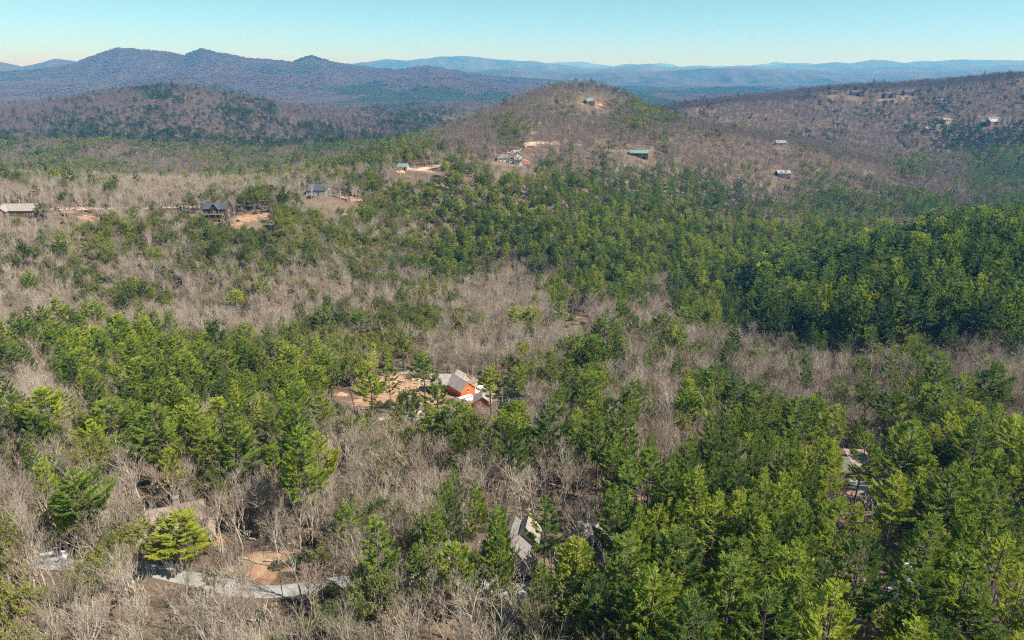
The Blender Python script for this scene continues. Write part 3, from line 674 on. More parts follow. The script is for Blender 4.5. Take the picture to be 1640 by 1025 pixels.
# ------------------------------------------------------------------ roads, tracks and driveways
def ribbon(name, path, wid, m, lift=.1, step=1.5, label=None):
    P = []
    for i, (px, py) in enumerate(path): x, y, z = hit(px, py); P.append((x, y))
    P = np.array(P); n_ = len(P); out = []
    for i in range(n_ - 1):
        p0, p1, p2, p3 = P[max(i - 1, 0)], P[i], P[i + 1], P[min(i + 2, n_ - 1)]
        k = max(2, int(np.hypot(*(p2 - p1)) / step))
        for j in range(k):
            t = j / k; out.append(.5 * ((2 * p1) + (-p0 + p2) * t + (2 * p0 - 5 * p1 + 4 * p2 - p3) * t * t + (-p0 + 3 * p1 - 3 * p2 + p3) * t ** 3))
    out.append(P[-1]); out = np.array(out); d = np.gradient(out, axis=0); d /= np.hypot(d[:, 0], d[:, 1])[:, None] + 1e-9
    nrm = np.stack([-d[:, 1], d[:, 0]], 1); m_ = 7; s = np.linspace(-.5, .5, m_)
    wv = wid * (1 + .22 * fbm(np.arange(len(out)) * .21 + P[0, 0], np.arange(len(out)) * 0 + 1.5, 2))
    X = out[:, 0:1] + nrm[:, 0:1] * s[None] * wv[:, None]; Y = out[:, 1:2] + nrm[:, 1:2] * s[None] * wv[:, None]
    Z = zat(X, Y) + lift - (np.abs(s)[None] > .45) * lift * .9
    return sheet(name, X, Y, Z, m, kind="structure")
def gravel(name, c):
    m, nt, b = mat(name, 1)
    k = mix(nt, 1.0, c, ramp(nt, noise(nt, 3.5, 6, rough=.7), [(.3, (.72, .72, .72)), (.7, (1.25, 1.24, 1.22))]), 'MULTIPLY')
    k = mix(nt, ramp(nt, noise(nt, .45, 4), [(.52, (0, 0, 0)), (.68, (.7, .7, .7))]), k, (.27, .20, .145))
    nt.links.new(k, b.inputs["Base Color"]); return m
M_GRAVEL = gravel("pale_gravel", (.36, .35, .335)); M_DIRT = gravel("pink_dirt", (.52, .37, .28)); M_CONC = gravel("pale_concrete", (.42, .395, .365))
ribbon("gravel_road", [(40,900),(110,904),(180,906),(250,915),(320,930),(385,944),(440,948),(500,940),(560,930),(640,925),(720,930),(800,945),(860,942),(930,936),(1000,930)], 3.7, M_GRAVEL)
ribbon("concrete_driveway", [(900,852),(930,846),(960,848),(985,858)], 3.6, M_CONC)
ribbon("gravel_driveway", [(1374,742),(1374,758),(1376,776),(1392,790),(1410,800)], 3.6, M_CONC)
ribbon("gravel_driveway", [(1449,915),(1446,928),(1441,945),(1438,962)], 3.8, M_GRAVEL)
ribbon("gravel_driveway", [(600,672),(640,668),(690,670),(745,662)], 4.0, M_GRAVEL)
ribbon("white_driveway", [(515,303),(532,301),(548,300),(560,299)], 8, M_CONC, .4)
ribbon("dirt_track", [(60,334),(88,335),(110,335),(180,334),(265,332),(300,331),(325,332)], 6, M_DIRT, .4)
ribbon("dirt_track", [(815,246),(830,238),(845,231),(862,229),(880,230),(894,229)], 9, M_DIRT, .6)
ribbon("dirt_track", [(640,268),(665,272),(690,268),(720,263)], 7, M_DIRT, .5)

# ------------------------------------------------------------------ buildings
M_GLASS, _nt, _b = mat("window_glass", .12); _b.inputs["Base Color"].default_value = (.03, .04, .05, 1); _b.inputs["Specular IOR Level"].default_value = .6
def roofmat(name, c):
    if name in MATS: return MATS[name]
    m, nt, b = mat(name, .85)
    tc = N(nt, "ShaderNodeTexCoord"); wv = N(nt, "ShaderNodeTexWave"); wv.inputs["Scale"].default_value = 1.6; wv.inputs["Distortion"].default_value = .6; wv.bands_direction = 'Z'
    nt.links.new(tc.outputs["Object"], wv.inputs[0])
    k = mix(nt, .5, c, ramp(nt, wv.outputs[0], [(.1, (.7, .7, .7)), (.6, (1.15, 1.15, 1.15))]), 'MULTIPLY')
    k = mix(nt, .7, k, ramp(nt, noise(nt, 1.1, 5), [(.3, (.7, .7, .7)), (.7, (1.3, 1.28, 1.25))]), 'MULTIPLY')
    nt.links.new(k, b.inputs["Base Color"]); return m
def rot(x, y, a): return x * math.cos(a) - y * math.sin(a), x * math.sin(a) + y * math.cos(a)
def wing(par, dx, dy, w_, d, h, a, kind, rh, wall, roof, win=True, found=3.0, z0=0.0, open_=False, trim=None, over=.55):
    a = R(a)
    def P(x, y, z): u, v = rot(x, y, a); return (dx + u, dy + v, z0 + z)
    hx, hy = w_ / 2, d / 2
    g = Geo()
    if open_:
        for sx in (-1, 1):
            for sy in (-1, 1):
                u, v = rot(sx * (hx - .2), sy * (hy - .2), a); q_ = Geo(); q_.box((dx + u, dy + v, z0 + h / 2 - .5), (.22, .22, h + 1.0), a)
                link("post", q_.mesh("post", wall), par)
    else:
        v = [P(sx * hx, sy * hy, z) for z in (-found, h) for sx, sy in ((-1, -1), (1, -1), (1, 1), (-1, 1))]
        f = [(0, 1, 5, 4), (1, 2, 6, 5), (2, 3, 7, 6), (3, 0, 4, 7), (4, 5, 6, 7)]
        g.poly(v, f)
        if kind == 'gable':
            g.poly([P(-hx, -hy, h), P(-hx, hy, h), P(-hx, 0, h + rh), P(hx, -hy, h), P(hx, hy, h), P(hx, 0, h + rh)], [(0, 2, 1), (3, 4, 5)])
        link("wall", g.mesh("wall", wall), par)
    r_ = Geo(); o = over; th = .22; dr = o * rh / hy; lx = hx + o * .8; zt = h + .04
    if kind == 'gable':
        for s in (-1, 1):
            A_ = [P(-lx, s * (hy + o), zt - dr), P(lx, s * (hy + o), zt - dr), P(lx, 0, zt + rh), P(-lx, 0, zt + rh)]
            B_ = [(x, y, z + th) for x, y, z in A_]
            r_.poly(A_ + B_, [(3, 2, 1, 0), (4, 5, 6, 7), (0, 1, 5, 4), (1, 2, 6, 5), (2, 3, 7, 6), (3, 0, 4, 7)])
    elif kind == 'hip':
        k = hx - hy * .9
        top = [P(-lx, -hy - o, zt), P(lx, -hy - o, zt), P(lx, hy + o, zt), P(-lx, hy + o, zt), P(k, 0, zt + rh), P(-k, 0, zt + rh)]
        low = [(x, y, z - .2) for x, y, z in top[:4]]
        r_.poly(top + low, [(0, 1, 4, 5), (1, 2, 4), (2, 3, 5, 4), (3, 0, 5), (6, 7, 1, 0), (7, 8, 2, 1), (8, 9, 3, 2), (9, 6, 0, 3), (9, 8, 7, 6)])
    else:   # shed roof rising to the back
        A_ = [P(-lx, -hy - o, zt), P(lx, -hy - o, zt), P(lx, hy + o, zt + rh), P(-lx, hy + o, zt + rh)]; B_ = [(x, y, z + th) for x, y, z in A_]
        r_.poly(A_ + B_, [(3, 2, 1, 0), (4, 5, 6, 7), (0, 1, 5, 4), (1, 2, 6, 5), (2, 3, 7, 6), (3, 0, 4, 7)])
    link("roof", r_.mesh("roof", roof), par)
    if win and not open_:
        tm = trim or plain("white_trim", (.72, .70, .66), .1)
        def window(cx, cy, cz, ww, wh, face):   # face: 0 front (-y), 1 right (+x), 2 left (-x)
            fr = Geo(); pn = Geo()
            ca = a if face == 0 else a + R(90)
            u, v = rot(cx, cy, a); ox, oy = rot(0, -1, a) if face == 0 else rot(1, 0, a) if face == 1 else rot(-1, 0, a)
            for bx, bz, bw, bh in ((0, wh / 2, ww + .2, .12), (0, -wh / 2, ww + .2, .12), (-ww / 2, 0, .12, wh - .12), (ww / 2, 0, .12, wh - .12)):
                e1, e2 = rot(bx, 0, ca); fr.box((dx + u + e1 + ox * .04, dy + v + e2 + oy * .04, z0 + cz + bz), (bw, .09, bh), ca)
            pn.box((dx + u + ox * .015, dy + v + oy * .015, z0 + cz), (ww - .1, .04, wh - .1), ca)
            f_ = link("window", fr.mesh("window", tm), par); link("pane", pn.mesh("pane", M_GLASS), f_)
        fl = [1.5] if h < 4.6 else [1.5, 4.3]
        for zc in fl:
            nw = max(1, int(w_ / 3.2))
            for i in range(nw):
                cx = (i + .5) * w_ / nw - hx
                if zc == fl[0] and i == nw // 2:
                    u, v = rot(cx, -hy, a); ox, oy = rot(0, -1, a); q_ = Geo(); q_.box((dx + u + ox * .03, dy + v + oy * .03, z0 + 1.05), (1.0, .08, 2.1), a)
                    dd = link("door", q_.mesh("door", plain("door_paint", (.16, .09, .06))), par)
                    u, v = rot(cx + .36, -hy - .12, a); q_ = Geo(); q_.box((dx + u, dy + v, z0 + 1.0), (.06, .1, .14), a); link("handle", q_.mesh("handle", plain("brass", (.5, .4, .2))), dd)
                else: window(cx, -hy, zc, 1.2, 1.25, 0)
            window(hx, 0, zc, 1.2, 1.25, 1); window(-hx, 0, zc, 1.2, 1.25, 2)
def deckp(par, dx, dy, w_, d, z, a, m, legs=3.0):
    a = R(a); g = Geo(); g.box((dx, dy, z), (w_, d, .2), a); link("deck", g.mesh("deck", m), par)
    for i in range(4):
        u, v = rot(-w_ / 2 + .15 + (w_ - .3) * i / 3, -d / 2 + .12, a); q_ = Geo(); q_.box((dx + u, dy + v, z - legs / 2 - .1), (.2, .2, legs), a); link("post", q_.mesh("post", m), par)
    g = Geo(); u, v = rot(0, -d / 2 + .08, a)
    for k in (.35, .65, .95): g.box((dx + u, dy + v, z + .1 + k), (w_, .07, .07), a)
    for i in range(int(w_ / .8) + 1):
        u2, v2 = rot(-w_ / 2 + i * .8, -d / 2 + .08, a); g.box((dx + u2, dy + v2, z + .55), (.05, .05, .9), a)
    link("railing", g.mesh("railing", m), par)
def chimney(par, x, y, z, h, m=None):
    g = Geo(); g.box((x, y, z + h / 2), (.9, .9, h)); c = link("chimney", g.mesh("chimney", m or plain("chimney_stone", (.30, .26, .23))), par)
    g = Geo(); g.box((x, y, z + h + .08), (1.1, 1.1, .16)); link("cap", g.mesh("cap", plain("cap_stone", (.22, .2, .19))), c)
def house(name, label, px, py, rz, spec, cat="house", group=None):
    x, y, z = hit(px, py); e = root(name, (x, y, z), label, cat, group, R(rz)); spec(e); return e
W_LOG = plain("dark_log_wall", (.10, .065, .045)); W_BRN = plain("brown_wall", (.20, .14, .10)); W_GRY = plain("grey_wall", (.30, .28, .26)); W_WHT = plain("white_wall", (.66, .63, .58), .1)
W_ORG = plain("orange_sheathing", (.62, .15, .04), .25); W_BLU = plain("dark_blue_wall", (.06, .07, .14)); W_TAN = plain("tan_wall", (.42, .33, .25)); W_RED = plain("red_wall", (.36, .12, .09))
R_BRN = roofmat("pinkish_brown_shingles", (.30, .225, .19)); R_GRY = roofmat("pale_grey_shingles", (.20, .185, .175)); R_DRK = roofmat("charcoal_shingles", (.075, .08, .095)); R_TAN = roofmat("tan_shingles", (.33, .28, .24))
R_GRN = roofmat("green_metal_roof", (.17, .26, .21)); R_WHT = roofmat("white_metal_roof", (.36, .35, .34)); R_PLY = roofmat("bare_plywood", (.66, .56, .46)); R_UNF = roofmat("grey_brown_shingles", (.34, .29, .26))

def s1(e): wing(e, 0, 0, 13, 9.5, 3.0, 0, 'hip', 3.2, W_BRN, R_BRN); wing(e, 5.2, -4.4, 6, 5, 2.7, 90, 'gable', 1.9, W_BRN, R_BRN); chimney(e, 2.5, 1.5, 3.5, 3.2)
house("brown_roofed_house", "brown hip-roofed house half hidden by a pine above the gravel road", 266, 862, 24, s1)
def s2(e):
    wing(e, -.8, 0, 7.0, 5.8, 2.8, 78, 'gable', 2.5, W_GRY, R_GRY); wing(e, 2.0, 1.8, 3.4, 3.4, 3.6, 80, 'gable', 2.4, W_TAN, R_TAN)
    wing(e, .2, -5.1, 5.6, 2.6, 2.1, 0, 'shed', .8, W_BRN, R_BRN, win=False)
house("grey_roofed_house", "pale grey steep-roofed house left of the bright pine by the lower road", 826, 893, 0, s2)
def s3(e):
    wing(e, 1.5, -1.5, 12, 7.5, 4.7, -52, 'gable', 3.2, W_ORG, R_UNF); wing(e, -7.5, 3.5, 9, 8, 4.4, 0, 'gable', 3.2, W_TAN, R_UNF)
    wing(e, 1.8, 5.2, 6.5, 5, 5.6, -52, 'gable', 2.4, W_TAN, R_PLY); wing(e, 6.2, 2.4, 4, 4, 4.2, -52, 'shed', .9, W_TAN, R_BRN, win=False)
house("unfinished_house", "unfinished house with a bright orange gable wall beside the sandy clearing", 733, 629, 0, s3).scale = (.76, .76, .76)
def s3b(e): wing(e, 0, 0, 4.2, 5, 2.3, 90, 'gable', 1.8, W_RED, R_UNF, win=False); deckp(e, 0, -4.0, 4.2, 2.4, .5, 0, plain("grey_boards", (.28, .25, .23)), 1.5)
house("gabled_shed", "small brown gabled shed below the orange-walled unfinished house", 773, 650, 0, s3b, "shed")
def s4(e):
    wing(e, -3.5, 0, 11, 7, 2.7, -4, 'gable', 1.8, W_LOG, plain("mossy_shingles", (.15, .14, .115))); wing(e, 6.2, 1.5, 4.6, 6, 2.7, -4, 'shed', .9, W_LOG, R_BRN, open_=True)
    deckp(e, -3.5, -4.8, 9, 2.4, 0, -4, plain("dark_boards", (.11, .09, .075)))
house("carport_house", "dark low house with a pinkish open carport over a pale driveway", 1338, 757, 0, s4)
D_DK = plain("dark_boards", (.11, .09, .075)); D_BR = plain("brown_boards", (.26, .19, .14))
def s5(e):
    wing(e, 0, 0, 14, 8.5, 6.2, 0, 'gable', 2.8, W_LOG, R_DRK); wing(e, .8, -3.2, 5.6, 5, 6.4, 90, 'gable', 3.1, W_LOG, R_DRK); deckp(e, 0, -6.4, 13, 2.4, 3.2, 0, D_BR, 5); deckp(e, 1, -6.6, 11, 2.2, .3, 0, D_BR, 3); chimney(e, 5.6, 1.6, 6.5, 3.4)
house("dark_lodge", "black-roofed lodge with two stacked front decks above an orange bank", 350, 349, -3, s5)
def s6(e): wing(e, 0, 0, 20, 9, 3.0, 0, 'gable', 3.0, W_BRN, R_TAN); wing(e, -8, -3.6, 7, 6, 3.0, 90, 'gable', 2.2, W_BRN, R_TAN)
house("tan_roofed_house", "tan-roofed ranch house standing alone on the left ridge", 36, 343, 2, s6)
def s7(e): wing(e, 0, 0, 13, 9, 3.6, 0, 'hip', 3.4, W_GRY, R_DRK); wing(e, -3.5, -5.6, 6, 2.4, .4, 0, 'shed', .2, W_GRY, R_GRY, win=False)
house("dark_roofed_house", "charcoal-roofed house at the end of a bright white driveway", 508, 312, 5, s7)
def s8(e):
    wing(e, -7, 2, 14, 9, 4, 0, 'hip', 3.4, W_WHT, R_GRY); wing(e, 5.5, -1.5, 8, 8, 7, 90, 'gable', 2.6, W_WHT, R_GRY); wing(e, -1, -3, 4, 3, 3, 0, 'shed', .8, W_WHT, R_GRY, win=False)
    deckp(e, 5.5, -6.6, 8, 2, 3, 0, D_BR, 4)
house("pale_villa", "large pale house with white walls above raw orange terraces", 820, 260, 3, s8)
def s9(e): wing(e, 0, 0, 10, 8, 3.5, 0, 'gable', 3.6, W_LOG, R_GRN); wing(e, 4.6, -2.5, 5, 4, 3, 0, 'shed', 1, W_LOG, R_GRN)
house("hilltop_cabin", "green-roofed cabin on top of the central hill", 943, 166, 12, s9, "cabin")
def s10(e): wing(e, 0, 0, 19, 9, 3.2, 0, 'gable', 2.6, W_LOG, R_GRN); deckp(e, 5, -5.6, 9, 2, .4, 0, D_DK)
house("long_cabin", "long green-roofed cabin on the slope below the central hilltop", 1023, 250, -8, s10, "cabin")
def s11(e): wing(e, 0, 0, 15, 9, 4.2, 0, 'gable', 3.0, W_BLU, R_WHT)
house("white_roofed_house", "white-roofed house with dark blue walls on the bare right-hand slope", 1253, 283, 4, s11)
def s12(e): wing(e, 0, 0, 8, 6, 2.8, 0, 'gable', 2.2, W_TAN, R_GRN)
house("small_green_roofed_cabin", "tiny green-roofed cabin beside an orange bank left of the dirt track", 646, 272, -10, s12, "cabin")
def sm(w_, wall, roof, h=3.4, kind='gable', two=False):
    def f(e):
        wing(e, 0, 0, w_, w_ * .6, h, 0, kind, w_ * .22, wall, roof)
        if two: wing(e, w_ * .42, -w_ * .3, w_ * .45, w_ * .5, h, 90, 'gable', w_ * .16, wall, roof, win=False)
    return f
for nm, lb, px, py, a, f in [
    ("ridge_house", "dark pyramid-roofed house, westernmost of the four on the bare right ridge", 1333, 151, 5, sm(16, W_LOG, R_DRK, 5, 'hip')),
    ("ridge_house", "dark-gabled house, second of the four on the right ridge from the west", 1370, 153, -5, sm(20, W_LOG, R_DRK, 6, 'gable', True)),
    ("ridge_house", "dark steep-roofed house below a lone pine on the right ridge", 1421, 156, 8, sm(19, W_LOG, R_DRK, 6, 'hip', True)),
    ("ridge_house", "wide dark house, easternmost of the four on the right ridge", 1455, 152, 0, sm(24, W_BRN, R_DRK, 5, 'gable', True)),
    ("small_house", "little brown house on an orange scar at the far end of the right ridge", 1186, 156, 0, sm(13, W_BRN, R_BRN)),
    ("small_house", "lone white-walled house at the western foot of the right ridge", 1118, 170, 0, sm(11, W_WHT, R_DRK)),
    ("small_house", "white-roofed house high on the far right shoulder of the ridge", 1639, 124, 0, sm(18, W_GRY, R_WHT)),
    ("small_house", "red and white house on the upper right slope", 1589, 199, 10, sm(17, W_RED, R_WHT, 4, 'gable', True)),
    ("small_house", "small pale-roofed house left of the red and white house", 1515, 195, 0, sm(13, W_GRY, R_TAN)),
    ("small_house", "white-roofed cottage in bare woods under the four dark ridge houses", 1503, 163, 0, sm(9, W_GRY, R_WHT)),
    ("small_house", "tall narrow white house above the dark green far pine stand", 1517, 198, 0, sm(9, W_WHT, R_GRY, 5)),
    ("small_house", "wide white-walled house just above the dark green far pine stand", 1590, 196, -6, sm(20, W_WHT, R_GRY, 4, 'gable', True)),
    ("small_house", "long white-roofed building left of the far green pine stand", 1488, 210, 0, sm(16, W_TAN, R_WHT)),
    ("small_house", "flat white building amid bare trees uphill of the white-roofed blue house", 1249, 233, 0, sm(13, W_GRY, R_WHT)),
    ("small_house", "bright white building at the edge of the bare right shoulder", 1624, 294, 0, sm(11, W_WHT, R_WHT)),
    ("small_house", "pale cottage in bare woods left of the flat white building", 1063, 203, 0, sm(8, W_GRY, R_WHT)),
    ("small_house", "small dark-roofed hut on the left ridge between the ranch and the lodge", 226, 333, 0, sm(6, W_BRN, R_BRN, 3)),
    ]: house(nm, lb, px, py, a, f)

# ------------------------------------------------------------------ cars
def car(px, py, rz, col, label):
    x, y, z = hit(px, py); e = root("parked_car", (x, y, z + .12), label, "car", None, R(rz))
    def ext(prof, hw, taper=0):
        g = Geo(); n_ = len(prof); zm = max(p[1] for p in prof)
        for s in (-1, 1):
            for a, b in prof: g.v.append(Vector((a, s * (hw - taper * max(0, b - .9)), b)))
        g.f += [tuple(range(n_ - 1, -1, -1)), tuple(range(n_, 2 * n_))] + [(i, (i + 1) % n_, n_ + (i + 1) % n_, n_ + i) for i in range(n_)]
        return g
    m = plain("car_paint_" + label.split()[0], col, .04, rough=.3)
    link("body", ext([(-2.2, .3), (-2.25, .75), (-2.1, .95), (-1.2, 1.0), (-.6, 1.0), (.9, 1.0), (2.0, .88), (2.25, .7), (2.25, .3)], .9).mesh("body", m), e)
    c = link("cabin", ext([(-1.9, 1.0), (-1.55, 1.5), (.3, 1.52), (1.05, 1.0)], .84, .25).mesh("cabin", M_GLASS), e)
    link("roof", ext([(-1.5, 1.52), (-1.45, 1.58), (.2, 1.6), (.3, 1.54)], .68).mesh("roof", m), e)
    for sx in (-1.4, 1.4):
        for sy in (-.88, .88):
            g = Geo(); g.tube([Vector((sx, sy - .12, .33)), Vector((sx, sy + .12, .33))], [.34, .34], 14); g.f.append(tuple(range(13, -1, -1))); t_ = link("wheel", g.mesh("wheel", plain("tyre_rubber", (.03, .03, .03))), e)
            g = Geo(); g.tube([Vector((sx, sy - .14, .33)), Vector((sx, sy + .14, .33))], [.19, .19], 10); g.f.append(tuple(range(9, -1, -1))); link("rim", g.mesh("rim", plain("rim_metal", (.5, .5, .52), rough=.4)), t_)
    for sy in (-.6, .6):
        g = Geo(); g.box((2.26, sy, .68), (.04, .35, .16)); link("headlight", g.mesh("headlight", plain("lamp_glass", (.8, .8, .78), rough=.2)), e)
car(1373, 749, 92, (.75, .75, .74), "white car parked at the mouth of the open carport")
car(86, 898, 12, (.55, .60, .66), "silver blue car parked among bare trees at the west end of the gravel road")
car(1452, 921, 80, (.62, .63, .65), "grey car on the pale driveway behind the brush pile")

# ------------------------------------------------------------------ logs, building materials, brush, soil
rl = random.Random(9)
def solid(name, label, cat, g, m, loc, rz=0, group=None):
    o = link(name, g.mesh(name, m)); o.location = loc; o.rotation_euler = (0, 0, rz); o["label"] = label; o["category"] = cat
    if group: o["group"] = group
    return o
M_LOG = plain("peeled_log", (.50, .40, .29)); M_PALE = plain("pale_dead_wood", (.52, .47, .42))
def log_mesh(L, r_, m, s):
    g = Geo(); rr_ = random.Random(s); pts = [Vector((L * (k / 5 - .5), rr_.uniform(-.12, .12), rr_.uniform(0, .06))) for k in range(6)]
    g.tube(pts, [r_ * (1 - .07 * k) for k in range(6)], 8); g.f.append(tuple(range(7, -1, -1)))
    for _ in range(3):
        p = pts[rr_.randint(1, 4)]; g.tube([p, p + Vector((rr_.uniform(-.2, .5), rr_.uniform(-.6, .6), rr_.uniform(.2, .5)))], [r_ * .35, r_ * .2], 5)
    return g.mesh("felled_log", m)
LM = [log_mesh(rl.uniform(4, 9), rl.uniform(.18, .3), M_LOG, i) for i in range(5)]
for i in range(34):
    px = rl.uniform(592, 708); py = 604 + (px - 590) * .06 + rl.uniform(-5, 22)
    x, y, z = hit(px, py); o = link("felled_log", LM[i % 5]); o.location = (x, y, z + .22); o.rotation_euler = (0, 0, rl.uniform(-.5, .5) + (1.2 if rl.random() < .2 else 0))
    o["label"] = "pale felled log lying on the sandy clearing left of the unfinished house"; o["category"] = "log"; o["group"] = "felled logs scattered over the sandy clearing"
for i in range(5):
    px = rl.uniform(395, 500); py = rl.uniform(868, 925); x, y, z = hit(px, py); o = link("felled_log", LM[i % 5]); o.location = (x, y, z + .15); o.scale = (.6, .6, .6); o.rotation_euler = (0, 0, rl.uniform(-.6, .6))
    o["label"] = "brown fallen log on the red bank above the gravel road"; o["category"] = "log"; o["group"] = "fallen logs on the red bank"
M_SHEET = plain("white_sheeting", (.74, .72, .68), .15); M_TEAL = plain("teal_tarp", (.22, .50, .42)); M_LUM = plain("new_lumber", (.62, .48, .32))
def slabs(n_, w_, d, s):
    g = Geo(); r_ = random.Random(s)
    for k in range(n_): g.box((r_.uniform(-.15, .15), r_.uniform(-.15, .15), .12 + k * .13), (w_, d, .1), r_.uniform(-.05, .05))
    return g
for i, (px, py, w_, d, a, nm, m, lb) in enumerate([
    (766,628,3.6,2.2,.5,"sheet_stack",M_SHEET,"white stack of boards touching the orange wall"), (772,622,3.0,2.4,-.3,"sheet_stack",M_SHEET,"white sheet stack furthest uphill beside the unfinished house"),
    (757,640,5.5,1.6,.6,"sheet_stack",M_SHEET,"long white sheet stack in front of the orange wall"), (775,633,2.4,2.0,.2,"sheet_stack",M_SHEET,"small white sheet stack just above the gabled shed"),
    (783,620,3.2,2.2,.2,"folded_tarp",M_TEAL,"teal tarp over a low heap right of the white sheet stacks"), (792,632,6,1.0,.75,"lumber_stack",M_LUM,"tan lumber stack lying right of the gabled shed"),
    (786,638,6,.8,.7,"lumber_stack",plain("dark_lumber", (.16, .13, .11)),"dark lumber stack between the gabled shed and the tan lumber"), (675,663,4,1.8,.1,"lumber_stack",M_LUM,"tan lumber stack at the driveway edge of the sandy clearing"),
    (745,637,5,.9,.65,"lumber_stack",M_SHEET,"thin pale planks under the orange wall")]):
    x, y, z = hit(px, py); solid(nm, lb, "tarp" if "tarp" in nm else "stack", slabs(5, w_, d, i), m, (x, y, z - .1), a)
def heap(s, w_, h):
    g = Geo(); r_ = random.Random(s); n_ = 14; ring = 5
    for k in range(ring):
        q_ = 1 - k / ring
        for j in range(n_):
            a = 6.283 * j / n_; rr_ = w_ * q_ * (1 + r_.uniform(-.15, .15)); g.v.append(Vector((math.cos(a) * rr_, math.sin(a) * rr_ * .7, h * (1 - q_ ** 1.6) * (1 + r_.uniform(-.1, .1)) - .3)))
    g.v.append(Vector((0, 0, h * .97 - .3)))
    for k in range(ring - 1):
        for j in range(n_): a = k * n_; g.f.append((a + j, a + (j + 1) % n_, a + n_ + (j + 1) % n_, a + n_ + j))
    for j in range(n_): a = (ring - 1) * n_; g.f.append((a + j, a + (j + 1) % n_, len(g.v) - 1))
    return g
M_SOIL = plain("orange_soil", (.55, .27, .15), .35, .8)
for px, py, w_, h, lb in [(343,866,2.2,1.0,"orange soil mound right of the brown-roofed house"), (545,633,2.6,1.2,"orange soil mound at the west edge of the sandy clearing"), (838,258,5,2.0,"bright orange soil bank right of the pale villa"), (960,170,7,3,"orange soil bank right of the hilltop cabin"), (640,276,5,2.4,"orange soil bank in front of the tiny green-roofed cabin"), (574,321,4,1.6,"orange soil heap on the bank right of the white driveway")]:
    x, y, z = hit(px, py); solid("soil_mound", lb, "soil mound", heap(int(px), w_, h), M_SOIL, (x, y, z))
def rock(s):
    g = heap(s, .8, .9); return g
for px, py, lb in [(293,897,"large white boulder beside the gravel road below the brown-roofed house"), (303,899,"smaller white boulder just right of the large roadside boulder"), (226,908,"tan boulder at the road edge left of the white boulders")]:
    x, y, z = hit(px, py); solid("boulder", lb, "boulder", rock(int(px)), plain("pale_rock", (.55, .52, .48)), (x, y, z), rl.uniform(0, 3))
def brush(s, w_, n_, m=None):
    g = Geo(); r_ = random.Random(s)
    for _ in range(n_):
        a = r_.gauss(0, .5) + (3.14 if r_.random() < .5 else 0); p = Vector((r_.uniform(-w_, w_) * .5, r_.uniform(-w_, w_) * .35, r_.uniform(.1, 1.1))); L = r_.uniform(1.5, 4.2)
        d = Vector((math.cos(a), math.sin(a) * .8, r_.uniform(-.15, .3))); pts = [p, p + d * L * .5 + rv(r_, .2), p + d * L + rv(r_, .4) - Vector((0, 0, .3))]
        g.tube(pts, [.085, .055, .02], 4, False)
        for _ in range(2): g.tube([pts[1], pts[1] + (d + rv(r_, .8)) * L * .35], [.04, .012], 3, False)
    return g
for px, py, w_, n_, m, lb in [(1444,978,4.2,60,M_PALE,"pale grey brush pile of crossed dead branches below the driveway"), (1500,962,3.4,60,plain("brown_brush", (.22, .15, .12)),"dark brown brush pile right of the pale driveway"), (435,878,3.2,50,plain("dark_brush", (.12, .09, .075)),"dark brush pile on the red bank above the gravel road"), (935,868,3.2,60,plain("grey_brush", (.26, .21, .19)),"grey brown brush heap below the concrete pad"), (655,598,4,40,M_PALE,"pale brush pile along the back of the sandy clearing")]:
    x, y, z = hit(px, py); solid("brush_pile", lb, "brush pile", brush(int(px), w_, n_), m, (x, y, z))
# ------------------------------------------------------------------ labels that single out each tree
MARKS = [("the orange-walled unfinished house", 740, 615), ("the brown hip-roofed house", 262, 835), ("the grey steep-roofed house", 830, 865), ("the house with the carport", 1335, 745), ("the pale brush pile", 1444, 975),
         ("the black-roofed lodge", 350, 330), ("the tan-roofed ranch house", 36, 328), ("the house with the white driveway", 510, 302), ("the pale villa", 820, 248), ("the hilltop cabin", 943, 158), ("the long green-roofed cabin", 1023, 242),
         ("the blue white-roofed house", 1252, 274), ("the sandy clearing", 635, 630), ("the red bank", 435, 905), ("the small clearing up the valley", 925, 508), ("the concrete pad", 935, 848)]
ORD = "nearest second third fourth fifth sixth seventh eighth ninth tenth eleventh twelfth thirteenth fourteenth fifteenth sixteenth seventeenth eighteenth nineteenth twentieth".split()
TENS = {2: "twenty", 3: "thirty", 4: "forty", 5: "fifty", 6: "sixty"}
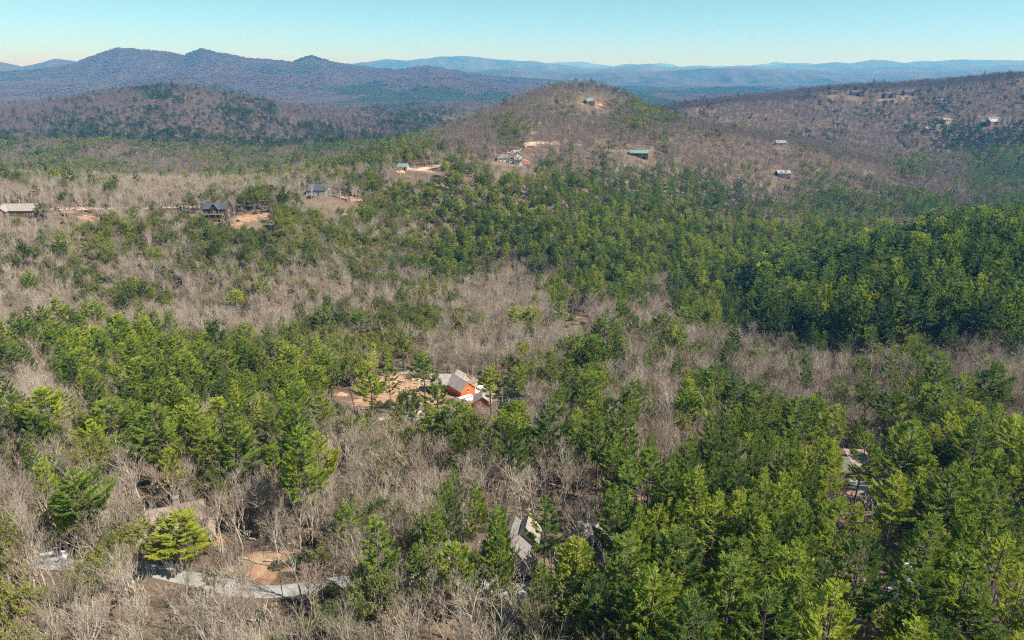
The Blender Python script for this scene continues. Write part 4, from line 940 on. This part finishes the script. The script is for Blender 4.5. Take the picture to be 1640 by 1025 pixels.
def ordn(i):
    if i < 20: return ORD[i]
    n_ = i + 1; t, u = divmod(n_, 10)
    return {2: "twentieth", 3: "thirtieth", 4: "fortieth", 5: "fiftieth", 6: "sixtieth"}.get(t, "last") if u == 0 else TENS.get(t, "seventy") + "-" + ("first " + " ".join(ORD[1:9])).split()[u - 1]
DIRS = ["right of", "above and right of", "above", "above and left of", "left of", "below and left of", "below", "below and right of"]
GRP = dict(pine="white pines standing out of the woods", olive="olive green pines among the hardwoods", bare="leafless hardwoods of the near woods", bud="budding spring trees", red="reddish budding maples")
KN = dict(pine="green pine", olive="olive pine", bare="bare tree", bud="budding tree", red="reddish tree")
for k in NAMES:
    sect = {}
    for t in indiv[k]:
        px, py = proj(t[0], t[1], t[2] + 12 * t[6]); j = min(range(len(MARKS)), key=lambda i: (MARKS[i][1] - px) ** 2 + (MARKS[i][2] - py) ** 2)
        dx, dy = px - MARKS[j][1], MARKS[j][2] - py; a = int(((math.degrees(math.atan2(dy, dx)) + 22.5) % 360) // 45)
        sect.setdefault((j, a), []).append((math.hypot(dx, dy), id(t), t))
    for (j, a), L in sect.items():
        L.sort()
        for i, (_, _, t) in enumerate(L):
            adj = "tall" if t[6] > .8 else "short" if t[6] < .58 else "broad" if t[5] > t[6] * 1.12 else "slender" if t[5] < t[6] * .88 else "middling"
            t[-1]["label"] = f"{adj} {KN[k]}, {ordn(i)} one {DIRS[a]} {MARKS[j][0]}"; t[-1]["group"] = GRP[k]
# ------------------------------------------------------------------ haze: one closed box of pale air round everything
hz = Geo(); hz.box((0, 17600, 175), (90000, 36800, 640))
hm = bpy.data.materials.new("pale_air"); hm.use_nodes = True; hn_ = hm.node_tree; hn_.nodes.clear()
ho = hn_.nodes.new("ShaderNodeOutputMaterial"); pv = hn_.nodes.new("ShaderNodeVolumePrincipled")
pv.inputs["Color"].default_value = (.10, .44, 1.0, 1); pv.inputs["Absorption Color"].default_value = (1, 1, 1, 1); pv.inputs["Density"].default_value = 1.15e-4; pv.inputs["Anisotropy"].default_value = 0.08
hn_.links.new(pv.outputs[0], ho.inputs["Volume"])
link("haze", hz.mesh("haze", hm), kind="stuff", label="pale blue haze over the far hills", category="haze")
